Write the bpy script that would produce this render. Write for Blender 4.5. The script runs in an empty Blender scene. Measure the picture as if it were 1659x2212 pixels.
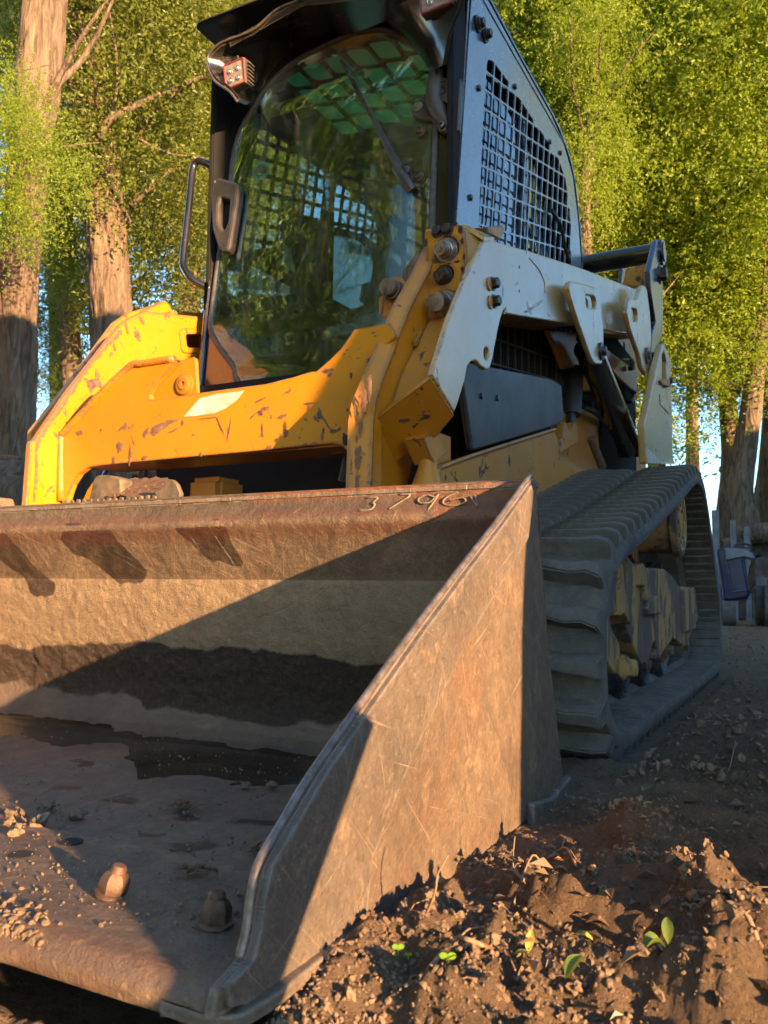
import bpy, bmesh, math, random
import numpy as np
from mathutils import Vector, Matrix, noise as mnoise
R = random.Random(7)
NR = np.random.RandomState(11)
S = bpy.context.scene
COL = S.collection
rad = math.radians
# ------------------------------------------------------------------ camera
CC = Vector((1.3614986, -0.47208961, 0.3317508))
CF = Vector((-0.45893412, 0.88392511, 0.08975449)).normalized()
CR = Vector((0.88786831, 0.45999511, 0.00971356)).normalized()
CU = CR.cross(CF)
FPX, CXP, CYP = 1800.789, 829.5, 1106.0          # focal length in survey pixels (picture 1659 x 2212)
cam_d = bpy.data.cameras.new('camera'); cam = bpy.data.objects.new('camera', cam_d); COL.objects.link(cam)
cam.matrix_world = Matrix(((CR.x, CU.x, -CF.x, CC.x), (CR.y, CU.y, -CF.y, CC.y), (CR.z, CU.z, -CF.z, CC.z), (0, 0, 0, 1)))
cam_d.sensor_fit = 'VERTICAL'; cam_d.sensor_height = 36.0; cam_d.lens = FPX / 2212 * 36.0
cam_d.clip_start = 0.02; cam_d.clip_end = 1500
cam_d.dof.use_dof = True; cam_d.dof.focus_distance = 1.45; cam_d.dof.aperture_fstop = 14.0
S.camera = cam
# ------------------------------------------------------------------ light
SUN = Vector((1.0, -0.42, 0.17)).normalized()
world = bpy.data.worlds.new('World'); S.world = world; world.use_nodes = True
wn = world.node_tree; bg = wn.nodes['Background']
sky = wn.nodes.new('ShaderNodeTexSky'); sky.sky_type = 'NISHITA'; sky.sun_disc = False
sky.sun_elevation = math.asin(SUN.z); sky.sun_rotation = math.atan2(SUN.x, SUN.y)
sky.air_density = 1.0; sky.dust_density = 0.15; sky.ozone_density = 3.0
wn.links.new(sky.outputs[0], bg.inputs[0]); bg.inputs[1].default_value = 0.15
sl = bpy.data.lights.new('sun', 'SUN'); so = bpy.data.objects.new('sun', sl); COL.objects.link(so)
sl.energy = 5.0; sl.angle = rad(0.5); sl.color = (1.0, 0.60, 0.28)
so.rotation_euler = SUN.to_track_quat('Z', 'Y').to_euler(); so.location = (8, -4, 6)
S.view_settings.view_transform = 'Standard'; S.view_settings.look = 'None'
S.view_settings.exposure = 2.05; S.view_settings.gamma = 1.0; S.view_settings.use_curve_mapping = False
S.cycles.use_adaptive_sampling = True; S.cycles.adaptive_threshold = .03; S.cycles.max_bounces = 6; S.cycles.diffuse_bounces = 3; S.cycles.transmission_bounces = 3; S.cycles.glossy_bounces = 3; S.cycles.transparent_max_bounces = 24; S.cycles.sample_clamp_indirect = 6

# ------------------------------------------------------------------ survey helpers: a picture point onto a real plane of the place
def ray(px, py): return CF + CR * ((px - CXP) / FPX) - CU * ((py - CYP) / FPX)
X3, Y3, Z3 = Vector((1, 0, 0)), Vector((0, 1, 0)), Vector((0, 0, 1))
class Plane:
    def __init__(s, O, u, v): s.O = Vector(O); s.u = Vector(u).normalized(); s.v = Vector(v).normalized(); s.w = s.u.cross(s.v)
    def uv(s, q):
        d = ray(*q); t = (s.O - CC).dot(s.w) / d.dot(s.w); P = CC + d * t - s.O
        return (P.dot(s.u), P.dot(s.v))
    def at(s, q): a = s.uv(q); return s.P(a)
    def P(s, a, d=0.0): return s.O + s.u * a[0] + s.v * a[1] + s.w * d
    def uvs(s, qs): return [s.uv(q) for q in qs]
def PX(x): return Plane((x, 0, 0), Y3, Z3)
def PY(y): return Plane((0, y, 0), X3, Z3)
def PZ(z): return Plane((0, 0, z), X3, Y3)
def zoomer(x0, y0, k): return lambda x, y: ((x0 + k * x) * .54004, (y0 + k * y) * .54004)
z1 = zoomer(700, 0, .72333); zs = zoomer(1700, 0, .60277); zd = zoomer(700, 700, .72333); zA = zoomer(1400, 800, .54264)
zB = zoomer(1900, 900, .5425); zl = zoomer(0, 1100, .90416); zt = zoomer(2100, 1800, .63281); zu = zoomer(2350, 1950, .3618)
zL = zoomer(0, 1000, .5425); zf = zoomer(0, 2900, .78360); zg = zoomer(2000, 2900, .64617); zp = zoomer(900, 2900, .84388)
zq = zoomer(0, 1700, .48222); ztr = zoomer(2800, 1900, .27119); zlt = zoomer(0, 0, .60277); zw = zoomer(1250, 1880, .5425)

# ------------------------------------------------------------------ material helpers
MATS = {}
class NT:
    def __init__(s, name):
        s.m = bpy.data.materials.new(name); s.m.use_nodes = True; s.t = s.m.node_tree; s.t.nodes.clear()
        s.out = s.t.nodes.new('ShaderNodeOutputMaterial'); MATS[name] = s.m
        s.tc = s.n('ShaderNodeTexCoord').outputs['Object']
    def n(s, ty, **k):
        o = s.t.nodes.new(ty)
        for a, b in k.items(): setattr(o, a, b)
        return o
    def L(s, a, b):
        if hasattr(a, 'is_linked') or hasattr(a, 'links'): s.t.links.new(a, b)
        else:
            if isinstance(a, tuple) and len(a) == 3 and b.type == 'RGBA': a = a + (1,)
            b.default_value = a
    def mapv(s, sc=(1, 1, 1), rot=(0, 0, 0), loc=(0, 0, 0), v=None):
        o = s.n('ShaderNodeMapping'); s.L(v or s.tc, o.inputs[0]); o.inputs['Scale'].default_value = sc
        o.inputs['Rotation'].default_value = rot; o.inputs['Location'].default_value = loc; return o.outputs[0]
    def noise(s, sc, det=4, rough=.6, dist=0, v=None, out='Fac'):
        o = s.n('ShaderNodeTexNoise'); s.L(v or s.tc, o.inputs['Vector']); o.inputs['Scale'].default_value = sc
        o.inputs['Detail'].default_value = det; o.inputs['Roughness'].default_value = rough; o.inputs['Distortion'].default_value = dist
        return o.outputs[out]
    def ramp(s, f, a, b, ca=0.0, cb=1.0):
        o = s.n('ShaderNodeMapRange'); o.clamp = True; s.L(f, o.inputs[0]); o.inputs[1].default_value = a; o.inputs[2].default_value = b
        o.inputs[3].default_value = ca; o.inputs[4].default_value = cb; return o.outputs[0]
    def math(s, op, a, b=0.0, c=0.0):
        o = s.n('ShaderNodeMath', operation=op); s.L(a, o.inputs[0]); s.L(b, o.inputs[1])
        if op == 'MULTIPLY_ADD': s.L(c, o.inputs[2])
        return o.outputs[0]
    def mix(s, f, a, b, mode='MIX'):
        o = s.n('ShaderNodeMix', data_type='RGBA', blend_type=mode); s.L(f, o.inputs[0]); s.L(a, o.inputs[6]); s.L(b, o.inputs[7]); return o.outputs[2]
    def attr(s, name): return s.n('ShaderNodeAttribute', attribute_name=name).outputs['Fac']
    def bump(s, h, strength=.5, dist=.01, nrm=None):
        o = s.n('ShaderNodeBump'); s.L(h, o.inputs['Height']); o.inputs['Strength'].default_value = strength; o.inputs['Distance'].default_value = dist
        if nrm is not None: s.L(nrm, o.inputs['Normal'])
        return o.outputs[0]
    def edge(s, r=.006):
        b = s.n('ShaderNodeBevel', samples=2); b.inputs[0].default_value = r
        g = s.n('ShaderNodeNewGeometry'); d = s.n('ShaderNodeVectorMath', operation='DOT_PRODUCT')
        s.L(b.outputs[0], d.inputs[0]); s.L(g.outputs['Normal'], d.inputs[1]); return s.math('SUBTRACT', 1.0, d.outputs['Value'])
    def bsdf(s, col, rough=.5, metal=0.0, nrm=None, spec=None, coat=0, coatr=.1, ior=None):
        o = s.n('ShaderNodeBsdfPrincipled'); s.L(col, o.inputs['Base Color']); s.L(rough, o.inputs['Roughness']); s.L(metal, o.inputs['Metallic'])
        if nrm is not None: s.L(nrm, o.inputs['Normal'])
        if spec is not None: s.L(spec, o.inputs['Specular IOR Level'])
        if ior: o.inputs['IOR'].default_value = ior
        if coat: o.inputs['Coat Weight'].default_value = coat; o.inputs['Coat Roughness'].default_value = coatr
        s.t.links.new(o.outputs[0], s.out.inputs[0]); return o
    def scratches(s, rots, sc=(4, 260, 260), thr=.66, axis='x'):
        acc = None
        for i, r in enumerate(rots):
            rot = {'x': (r, 0, 0), 'y': (0, r, 0), 'z': (0, 0, r)}[axis]
            scl = {'x': (1, sc[0], sc[1]), 'y': (sc[0], 1, sc[1]), 'z': (sc[0], sc[1], 1)}[axis]
            v = s.mapv((1, 1, 1), rot, (i * 3.1, i * 1.7, i * 2.3)); v2 = s.mapv(scl, v=v)
            nn = s.ramp(s.noise(1.0, 3, .6, .25, v2), thr, thr + .05)
            br = s.ramp(s.noise(9, 2, .5, 0, v), .42, .62)
            nn = s.math('MULTIPLY', nn, br)
            acc = nn if acc is None else s.math('MAXIMUM', acc, nn)
        return acc

def m_yellow(name, base=(.62, .245, .006), dark=(.50, .19, .005), chips=.655, edge=.38, dust_sheen=.0, er=.007, r0=.33, mud=.12):
    t = NT(name)
    c = t.mix(t.ramp(t.noise(3.0, 4), .3, .7), base, dark)
    c = t.mix(t.ramp(t.noise(14, 5, .65), .52, .8, 0, mud * 2), c, (.30, .19, .09))
    if dust_sheen: c = t.mix(t.ramp(t.noise(2.2, 4), .25, .75, dust_sheen * .6, dust_sheen), c, (.50, .42, .36))  # whitish film in the colour, imitating reflected sky
    ch = t.ramp(t.noise(34, 7, .62, .4), chips, chips + .012)
    loc = t.ramp(t.noise(3.4, 3), .40, .62)
    ch = t.math('MULTIPLY', ch, loc)
    big = t.math('MULTIPLY', t.ramp(t.noise(15, 9, .62, .8), .625, .635), 1.0)
    ch = t.math('MAXIMUM', ch, big)
    e = t.edge(er)
    em = t.math('MULTIPLY', t.ramp(e, .02, .10), t.ramp(t.noise(28, 8, .7), .62 - edge, .66 - edge))
    em2 = t.math('MULTIPLY', t.ramp(e, .002, .012), t.ramp(t.noise(22, 9, .75), .63 - edge * .35, .645 - edge * .35))
    ch = t.math('MAXIMUM', ch, t.math('MAXIMUM', em, em2))
    sc = t.math('MAXIMUM', t.scratches([.5, 1.9], (3, 160), .74, 'y'), t.scratches([.3, 2.1], (3, 160), .74, 'x'))
    ch2 = t.math('MULTIPLY', sc, t.ramp(t.noise(2.5, 2), .5, .6))
    c = t.mix(t.math('MULTIPLY', ch2, .75), c, (.16, .09, .05))
    chipc = t.mix(t.ramp(t.noise(60, 3), .4, .6), (.085, .045, .035), (.19, .10, .065))
    c = t.mix(ch, c, chipc)
    rough = t.mix(ch, t.ramp(t.noise(9, 4), .3, .7, r0, r0 + .17), (.75, .75, .75)); cw = 1.0 if dust_sheen > .2 else .25
    h = t.math('SUBTRACT', t.math('MULTIPLY', t.noise(180, 2), .12), ch)
    t.bsdf(c, rough, 0, t.bump(h, .35, .0012), coat=cw, coatr=.22)
    if dust_sheen > .2: MATS[name].node_tree.nodes['Principled BSDF'].inputs['Coat IOR'].default_value = 1.6
    return t.m

def m_paint(name, col, rough=.3, coat=.5, dust=.12, speck=True, edge=.25, metal=0, dustcol=(.30, .22, .15), ec=(.30, .22, .16)):
    t = NT(name)
    c = t.mix(t.ramp(t.noise(5, 6, .65), .45, .8, 0, dust), col, dustcol)
    if speck:
        sp = t.math('MULTIPLY', t.ramp(t.noise(150, 2, .5), .745, .76), t.ramp(t.noise(5, 2), .4, .6)); c = t.mix(sp, c, (.5, .45, .4))
    e = t.edge(.004); em = t.math('MULTIPLY', t.ramp(e, .02, .1), t.ramp(t.noise(30, 7, .7), .66 - edge, .7 - edge))
    c = t.mix(t.math('MULTIPLY', em, .8), c, ec)
    sc = t.math('MAXIMUM', t.scratches([.4, 2.3], (2, 200), .75, 'x'), t.scratches([1.2], (2, 200), .75, 'y'))
    c = t.mix(t.math('MULTIPLY', sc, .25), c, (.4, .36, .32))
    rr = t.ramp(t.noise(7, 5), .3, .75, rough, rough + .16)
    t.bsdf(c, rr, metal, t.bump(t.noise(90, 3), .06, .002), coat=coat, coatr=.12)
    return t.m

def m_steel_rust(name, axis='x', lit=1.0, attrs=False, scr=True, tones=None):
    """worn bare bucket steel: dried mud film, rust bloom, scratches"""
    t = NT(name)
    A, B, Cc = tones or ((.16, .105, .068), (.30, .205, .125), (.21, .10, .05))
    rot = {'x': (.9, 0, 0), 'y': (0, .9, 0), 'z': (0, 0, .5)}[axis]
    vs = t.mapv((1, 1, 1), rot); st = {'x': (1, 5, 40), 'y': (5, 1, 40), 'z': (6, 30, 1)}[axis]
    streak = t.noise(1.0, 6, .7, .3, t.mapv(st, v=vs))
    c = t.mix(t.ramp(t.noise(4.2, 7, .68), .34, .66), A, B)
    c = t.mix(t.ramp(streak, .42, .68, 0, .55), c, (.075, .058, .048))
    c = t.mix(t.ramp(t.noise(7.5, 8, .7, .4), .52, .70, 0, .75), c, Cc)
    c = t.mix(t.ramp(t.noise(13, 9, .75), .56, .66, 0, .65), c, (.36, .25, .15))
    c = t.mix(t.ramp(t.noise(70, 4, .7), .56, .72, 0, .5), c, (.05, .036, .03))
    h = t.noise(60, 8, .72); h = t.math('MULTIPLY_ADD', t.noise(300, 3, .7), .25, h)
    c = t.mix(t.ramp(t.noise(230, 4, .8), .50, .66, 0, .55), c, (.055, .04, .033)); c = t.mix(t.ramp(t.noise(170, 5, .8), .56, .70, 0, .6), c, (.42, .30, .18)); c = t.mix(t.ramp(t.noise(26, 9, .8, .6), .50, .60, 0, .5), c, (.10, .070, .052))
    rough = t.ramp(t.noise(20, 5), .3, .7, .48, .74)
    if scr:
        s1 = t.scratches([.3, .75, 1.25, 2.0, 2.7], (3, 190), .645, axis)
        c = t.mix(t.math('MULTIPLY', s1, .28 if attrs else .6), c, (.42, .31, .20)); h = t.math('MULTIPLY_ADD', s1, -.25, h)
        s2 = t.scratches([.55, 1.0], (2, 120), .69, axis); c = t.mix(t.math('MULTIPLY', s2, .6), c, (.05, .038, .032))
    metal = .25
    if attrs:
        pit = t.attr('pit'); c = t.mix(t.math('MULTIPLY', pit, t.ramp(t.noise(26, 9, .8), .38, .6, .35, 1)), c, (.34, .24, .145))
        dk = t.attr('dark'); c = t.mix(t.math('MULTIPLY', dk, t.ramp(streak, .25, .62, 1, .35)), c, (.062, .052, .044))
        og = t.attr('rusty'); c = t.mix(t.math('MULTIPLY', og, t.ramp(t.noise(30, 6, .7), .35, .6, .3, 1)), c, (.36, .11, .035))
        gr = t.attr('grey'); c = t.mix(t.math('MULTIPLY', gr, .9), c, t.mix(t.ramp(t.noise(9, 6, .7), .35, .65), (.13, .095, .075), (.20, .145, .115)))
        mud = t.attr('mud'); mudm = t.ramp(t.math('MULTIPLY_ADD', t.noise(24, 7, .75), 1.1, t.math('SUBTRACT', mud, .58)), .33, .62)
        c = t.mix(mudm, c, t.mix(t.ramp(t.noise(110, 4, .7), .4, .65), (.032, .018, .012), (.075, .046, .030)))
        h = t.math('MULTIPLY_ADD', mudm, t.math('MULTIPLY', t.noise(120, 7, .8), 1.1), h)
        h = t.math('MULTIPLY_ADD', pit, t.math('MULTIPLY', t.noise(95, 8, .8), .8), h)
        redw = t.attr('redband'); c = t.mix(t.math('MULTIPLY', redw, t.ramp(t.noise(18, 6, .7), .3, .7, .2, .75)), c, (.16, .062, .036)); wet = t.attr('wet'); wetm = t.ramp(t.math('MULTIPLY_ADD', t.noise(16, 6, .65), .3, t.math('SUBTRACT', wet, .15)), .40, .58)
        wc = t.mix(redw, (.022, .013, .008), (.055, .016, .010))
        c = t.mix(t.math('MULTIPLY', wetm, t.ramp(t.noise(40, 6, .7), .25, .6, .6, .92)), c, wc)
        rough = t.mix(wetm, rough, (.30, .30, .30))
        pud = t.attr('puddle'); pm = t.ramp(t.math('MULTIPLY_ADD', t.noise(20, 6, .7), .3, t.math('SUBTRACT', pud, .15)), .46, .50)
        c = t.mix(t.math('MULTIPLY', pm, .92), c, t.mix(t.ramp(t.noise(240, 2), .70, .72), (.02, .012, .008), (.24, .16, .09)))
        rough = t.mix(pm, rough, (.12, .12, .12)); metal = t.math('SUBTRACT', .25, t.math('MULTIPLY', t.math('MAXIMUM', wetm, mudm), .25))
        h = t.math('MULTIPLY', h, t.math('SUBTRACT', 1.0, t.math('MULTIPLY', pm, .9)))
    e = t.edge(.008); em = t.math('MULTIPLY', t.ramp(e, .02, .16), t.ramp(t.noise(30, 5), .3, .55))
    if not attrs: c = t.mix(t.math('MULTIPLY', em, .7), c, (.33, .30, .28))
    t.bsdf(c, rough, metal, t.bump(h, .85, .0055))
    return t.m

def m_simple(name, col, rough=.5, metal=0, var=.3, sc=30, bump=.2, coat=0, col2=None, det=5):
    t = NT(name); c2 = col2 or tuple(x * (1 - var) for x in col)
    c = t.mix(t.ramp(t.noise(sc, det, .65), .35, .65), col, c2)
    t.bsdf(c, rough, metal, t.bump(t.noise(sc * 2.5, 5), bump, .002), coat=coat); return t.m

M = {}
def m_leaf_(name, col, clear=0.0):
    t = NT(name); d = t.n('ShaderNodeBsdfDiffuse'); d.inputs[0].default_value = col + (1,); tl = t.n('ShaderNodeBsdfTranslucent'); tl.inputs[0].default_value = col + (1,); mx = t.n('ShaderNodeMixShader'); mx.inputs[0].default_value = .6
    t.L(d.outputs[0], mx.inputs[1]); t.L(tl.outputs[0], mx.inputs[2]); tc_ = t.n('ShaderNodeBsdfTransparent'); tc_.inputs[0].default_value = col + (1,); m3 = t.n('ShaderNodeMixShader'); m3.inputs[0].default_value = clear
    t.L(mx.outputs[0], m3.inputs[1]); t.L(tc_.outputs[0], m3.inputs[2]); t.t.links.new(m3.outputs[0], t.out.inputs[0]); return t.m
t = NT('green_roof_glass'); tr = t.n('ShaderNodeBsdfTransparent'); tr.inputs[0].default_value = (.35, .80, .50, 1); t.t.links.new(tr.outputs[0], t.out.inputs[0]); M['roof_glass'] = m_leaf_('green_roof_pane', (.30, .78, .42))
M['yellow'] = m_yellow('yellow_paint')
M['yellow_worn'] = m_yellow('yellow_paint_worn_strip', chips=.62, edge=.46, er=.016)
M['yellow_arm'] = m_yellow('yellow_paint_sky_sheen', chips=.72, edge=.12, dust_sheen=.22, r0=.32, base=(.60, .33, .04), dark=(.5, .27, .03))  # pale film mixed into the yellow stands in for sky sheen on the arm
M['yellow_frame'] = m_yellow('yellow_paint_frame', chips=.68, edge=.25, dust_sheen=.08, r0=.45); MATS['yellow_paint_frame'].node_tree.nodes['Principled BSDF'].inputs['Specular IOR Level'].default_value = .25
t = NT('undercarriage_paint')
c = t.mix(t.ramp(t.noise(5, 9, .68, .5, t.mapv((1, 1.6, .7))), 0.47, .51), (.46, .27, .085), (.12, .092, .078))
c = t.mix(t.ramp(t.noise(9, 5), .45, .7, 0, .6), c, (.20, .13, .075)); t.bsdf(c, .72, 0, t.bump(t.noise(20, 8, .7), .5, .006)); M['under'] = t.m
M['black'] = m_paint('black_gloss_paint', (.012, .012, .013), .16, .9, dust=.10)
M['black_side'] = m_paint('black_side_paint', (.05, .058, .072), .20, 1.0, dust=.05, ec=(.12, .12, .12))
MATS['black_side_paint'].node_tree.nodes['Principled BSDF'].inputs['IOR'].default_value = 1.9
M['black_matt'] = m_paint('black_matt_plastic', (.022, .022, .023), .5, 0, dust=.3)
M['plastic'] = m_paint('dark_grey_plastic', (.035, .034, .033), .42, .1, dust=.35)
M['rubber_seal'] = m_simple('grey_rubber_seal', (.13, .115, .105), .75, 0, .5, 60, .6)
M['pitch'] = m_simple('black_inner_panel', (.003, .003, .003), 1.0, 0, .3, 20, 0); MATS['black_inner_panel'].node_tree.nodes['Principled BSDF'].inputs['Specular IOR Level'].default_value = 0
M['interior'] = m_simple('cab_interior', (.012, .012, .012), .95, 0, .4, 20, .1)
M['steel'] = m_simple('zinc_steel', (.40, .38, .35), .34, .9, .45, 40, .2)
M['steel_dark'] = m_simple('dark_oily_steel', (.11, .10, .095), .38, .8, .5, 40, .3)
M['chrome'] = m_simple('polished_roller_steel', (.42, .42, .42), .25, .9, .5, 30, .1)
M['rim_steel'] = m_simple('worn_bright_edge', (.24, .21, .19), .42, .5, .6, 60, .5, col2=(.10, .075, .06)); M['roller'] = m_simple('roller_steel', (.20, .20, .20), .35, .85, .6, 20, .2); M['cover'] = m_paint('engine_cover_black', (.014, .017, .024), .34, 0, dust=.12)
M['sky_patch'] = m_leaf_('sky_patch_pane', (.80, .95, .97), .45)  # pale colour stands in for bright sky seen through the cab
M['bolt_rust'] = m_simple('rusty_bolt', (.17, .10, .065), .6, .4, .6, 50, .6)
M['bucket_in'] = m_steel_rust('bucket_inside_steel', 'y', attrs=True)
M['bucket_side'] = m_steel_rust('bucket_side_steel', 'x', tones=((.12, .085, .06), (.235, .165, .105), (.20, .10, .05)))
M['bucket_cutter'] = m_steel_rust('bucket_cutter_steel', 'x', tones=((.105, .088, .075), (.21, .16, .115), (.15, .10, .07)))
M['bucket_out'] = m_steel_rust('bucket_outer_steel', 'z')
M['rust'] = m_simple('flaking_rust', (.10, .045, .022), .85, 0, .6, 60, .9, col2=(.20, .115, .06))
M['mudsteel'] = m_simple('muddy_steel', (.10, .085, .065), .7, .3, .4, 30, .7, col2=(.26, .18, .11))
M['decal'] = m_simple('worn_white_decal', (.74, .69, .62), .6, 0, .15, 20, .1, col2=(.46, .36, .25), det=9)
t = NT('track_rubber')
c = t.mix(t.ramp(t.noise(6, 6, .7), .35, .65), (.070, .064, .056), (.150, .132, .108))
c = t.mix(t.ramp(t.noise(30, 7, .75, .3), .48, .72, 0, .75), c, (.23, .19, .14))
c = t.mix(t.ramp(t.noise(1, 5, .7, .4, t.mapv((8, 60, 60))), .55, .75, 0, .5), c, (.035, .037, .038))
h = t.math('MULTIPLY_ADD', t.noise(1, 5, .7, .6, t.mapv((10, 90, 90))), .8, t.noise(45, 6, .7))
t.bsdf(c, .78, 0, t.bump(h, .6, .004)); M['track'] = t.m
M['hose'] = m_simple('black_hose', (.02, .02, .02), .5, 0, .4, 30, .2)
M['red'] = m_simple('red_paint', (.45, .02, .03), .4, 0, .3, 20, .1, coat=.5)
M['blue'] = m_simple('dark_blue_paint', (.008, .020, .085), .4, 0, .3, 12, .1, coat=.15)
M['bluegrey'] = m_simple('faded_blue_paint', (.07, .13, .20), .35, 0, .4, 12, .1, coat=.4)
M['white_wood'] = m_simple('weathered_white_wood', (.26, .27, .26), .8, 0, .35, 14, .4)
M['grey_wood'] = m_simple('grey_wood', (.16, .12, .09), .85, 0, .5, 12, .6)
M['shed'] = m_simple('dark_shed_board', (.05, .035, .028), .8, 0, .4, 8, .4)
M['tank'] = m_simple('teal_film', (.60, .80, .76), .5, 0, .2, 30, .05)
# glass: thin tinted pane
t = NT('tinted_door_glass')
lw = t.n('ShaderNodeFresnel'); lw.inputs[0].default_value = 1.62
tr = t.n('ShaderNodeBsdfTransparent'); tr.inputs[0].default_value = (.80, .95, .91, 1)
gl = t.n('ShaderNodeBsdfGlossy'); gl.inputs['Roughness'].default_value = .015; gl.inputs[0].default_value = (1, 1, 1, 1)
mx = t.n('ShaderNodeMixShader'); t.L(t.math('MULTIPLY_ADD', lw.outputs[0], .62, .0), mx.inputs[0]); t.L(tr.outputs[0], mx.inputs[1]); t.L(gl.outputs[0], mx.inputs[2])
df = t.n('ShaderNodeBsdfDiffuse'); df.inputs[0].default_value = (.42, .38, .30, 1); mx2 = t.n('ShaderNodeMixShader')
smear = t.math('MULTIPLY', t.ramp(t.noise(1, 6, .7, .6, t.mapv((9, 9, 2.2))), .50, .75), .16)
t.L(t.math('ADD', smear, .012), mx2.inputs[0]); t.L(mx.outputs[0], mx2.inputs[1]); t.L(df.outputs[0], mx2.inputs[2]); t.t.links.new(mx2.outputs[0], t.out.inputs[0]); M['glass'] = t.m
t = NT('side_window_glass'); tr = t.n('ShaderNodeBsdfTransparent'); tr.inputs[0].default_value = (.62, .78, .74, 1)
gl = t.n('ShaderNodeBsdfGlossy'); gl.inputs['Roughness'].default_value = .02; lw = t.n('ShaderNodeFresnel'); lw.inputs[0].default_value = 1.5
mx = t.n('ShaderNodeMixShader'); t.L(t.math('MULTIPLY_ADD', lw.outputs[0], 2.2, .12), mx.inputs[0]); t.L(tr.outputs[0], mx.inputs[1]); t.L(gl.outputs[0], mx.inputs[2]); t.t.links.new(mx.outputs[0], t.out.inputs[0]); M['glass2'] = t.m
# soil
t = NT('dark_soil')
c = t.mix(t.ramp(t.noise(3.5, 8, .7), .35, .65), (.17, .112, .072), (.26, .178, .112))
c = t.mix(t.ramp(t.noise(45, 5, .7), .5, .7, 0, .7), c, (.06, .037, .025))
c = t.mix(t.ramp(t.noise(330, 4, .7), .5, .7, 0, .7), c, (.28, .20, .13)); c = t.mix(t.ramp(t.noise(240, 4, .8), .54, .68, 0, .35), c, (.06, .04, .03))
far = t.n('ShaderNodeSeparateXYZ'); t.L(t.tc, far.inputs[0])
c = t.mix(t.math('MULTIPLY', t.ramp(far.outputs[1], 1.5, 5, 0, .6), t.ramp(t.noise(26, 6, .8), .45, .62)), c, (.22, .16, .105))
h = t.math('MULTIPLY_ADD', t.noise(260, 6, .75), .5, t.noise(70, 8, .75)); t.bsdf(c, .95, 0, t.bump(h, 1.0, .016), spec=.15); M['soil'] = t.m
t = NT('soil_crumb')
c = t.mix(t.ramp(t.noise(12, 5), .35, .65), (.17, .115, .075), (.28, .195, .128)); t.bsdf(c, .95, 0, t.bump(t.noise(350, 5, .7), .8, .004), spec=.15); M['crumb'] = t.m
def m_leaf(name, a, b, trans=.4, sc=6):
    t = NT(name); g = t.n('ShaderNodeNewGeometry')
    rnd = t.n('ShaderNodeTexWhiteNoise'); t.L(t.mapv((1, 1, 1)), rnd.inputs[0])
    c = t.mix(t.ramp(t.noise(sc, 5, .7), .3, .7), a, b); c = t.mix(t.ramp(t.noise(sc * 16, 2), .35, .65, 0, .38), c, tuple(v * .35 for v in a)); c = t.mix(t.ramp(t.noise(sc * 23, 2), .58, .68, 0, .5), c, (min(1, a[0] * 1.7), min(1, a[1] * 1.35), a[2])); d = t.n('ShaderNodeBsdfPrincipled'); t.L(c, d.inputs['Base Color']); d.inputs['Roughness'].default_value = .45
    tl = t.n('ShaderNodeBsdfTranslucent'); t.L(t.mix(.5, c, (min(1, b[0] * 2.2), min(1, b[1] * 2), b[2])), tl.inputs[0]); mx = t.n('ShaderNodeMixShader'); mx.inputs[0].default_value = trans
    t.L(d.outputs[0], mx.inputs[1]); t.L(tl.outputs[0], mx.inputs[2]); t.t.links.new(mx.outputs[0], t.out.inputs[0]); return t.m
M['leaf_sun'] = m_leaf('elm_leaf_sunlit', (.36, .43, .05), (.20, .30, .03), .55, 1.3)  # leaf colour lightened to stand for sunlit foliage
M['leaf_dark'] = m_leaf('elm_leaf_shaded', (.11, .15, .028), (.21, .24, .035), .42, 1.2)  # darker copy of the elm leaf, standing for shaded foliage
M['leaf_yellow'] = m_leaf('yellow_leaf', (.62, .55, .10), (.55, .50, .12), .2, 40)
M['leaf_green'] = m_leaf('fallen_green_leaf', (.12, .22, .05), (.20, .26, .04), .3, 60)
M['sprout'] = m_leaf('sprout_leaf', (.20, .42, .04), (.28, .50, .05), .4, 60)
M['leaf_brown'] = m_leaf('dead_leaf', (.17, .10, .055), (.27, .18, .10), .1, 30)
t = NT('elm_bark')
v = t.mapv((14, 14, 2.4)); rd = t.noise(1, 7, .7, 1.6, v); c = t.mix(t.ramp(rd, .36, .62), (.07, .046, .034), (.30, .22, .155))
c = t.mix(t.ramp(t.noise(2.2, 4), .4, .7, 0, .4), c, (.25, .18, .13)); t.bsdf(c, .9, 0, t.bump(rd, 1.0, .06), spec=.2); M['bark'] = t.m

# ------------------------------------------------------------------ object helpers
def link(name, me, parent=None, label=None, cat=None, group=None, kind=None, smooth=None):
    o = bpy.data.objects.new(name, me); COL.objects.link(o)
    if parent is not None:
        o.parent = parent; o.location = [-c for c in (parent.get('_wl') or parent.location)]
        o['_wl'] = (0.0, 0.0, 0.0)
    if label: o['label'] = label
    if cat: o['category'] = cat
    if group: o['group'] = group
    if kind: o['kind'] = kind
    if smooth is not None and isinstance(me, bpy.types.Mesh):
        for p in me.polygons: p.use_smooth = True
        if smooth < 180: me.set_sharp_from_angle(angle=rad(smooth))
    return o
def thing(name, loc, label, cat, group=None, rz=0):
    o = bpy.data.objects.new(name, None); COL.objects.link(o); o.location = loc; o.rotation_euler = (0, 0, rz); o.empty_display_size = .1
    o['_wl'] = tuple(loc); o['label'] = label; o['category'] = cat
    if group: o['group'] = group
    return o
def mk(name, vs, fs, mat):
    me = bpy.data.meshes.new(name); me.from_pydata([tuple(v) for v in vs], [], fs); me.materials.append(mat); me.update(); return me
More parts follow.
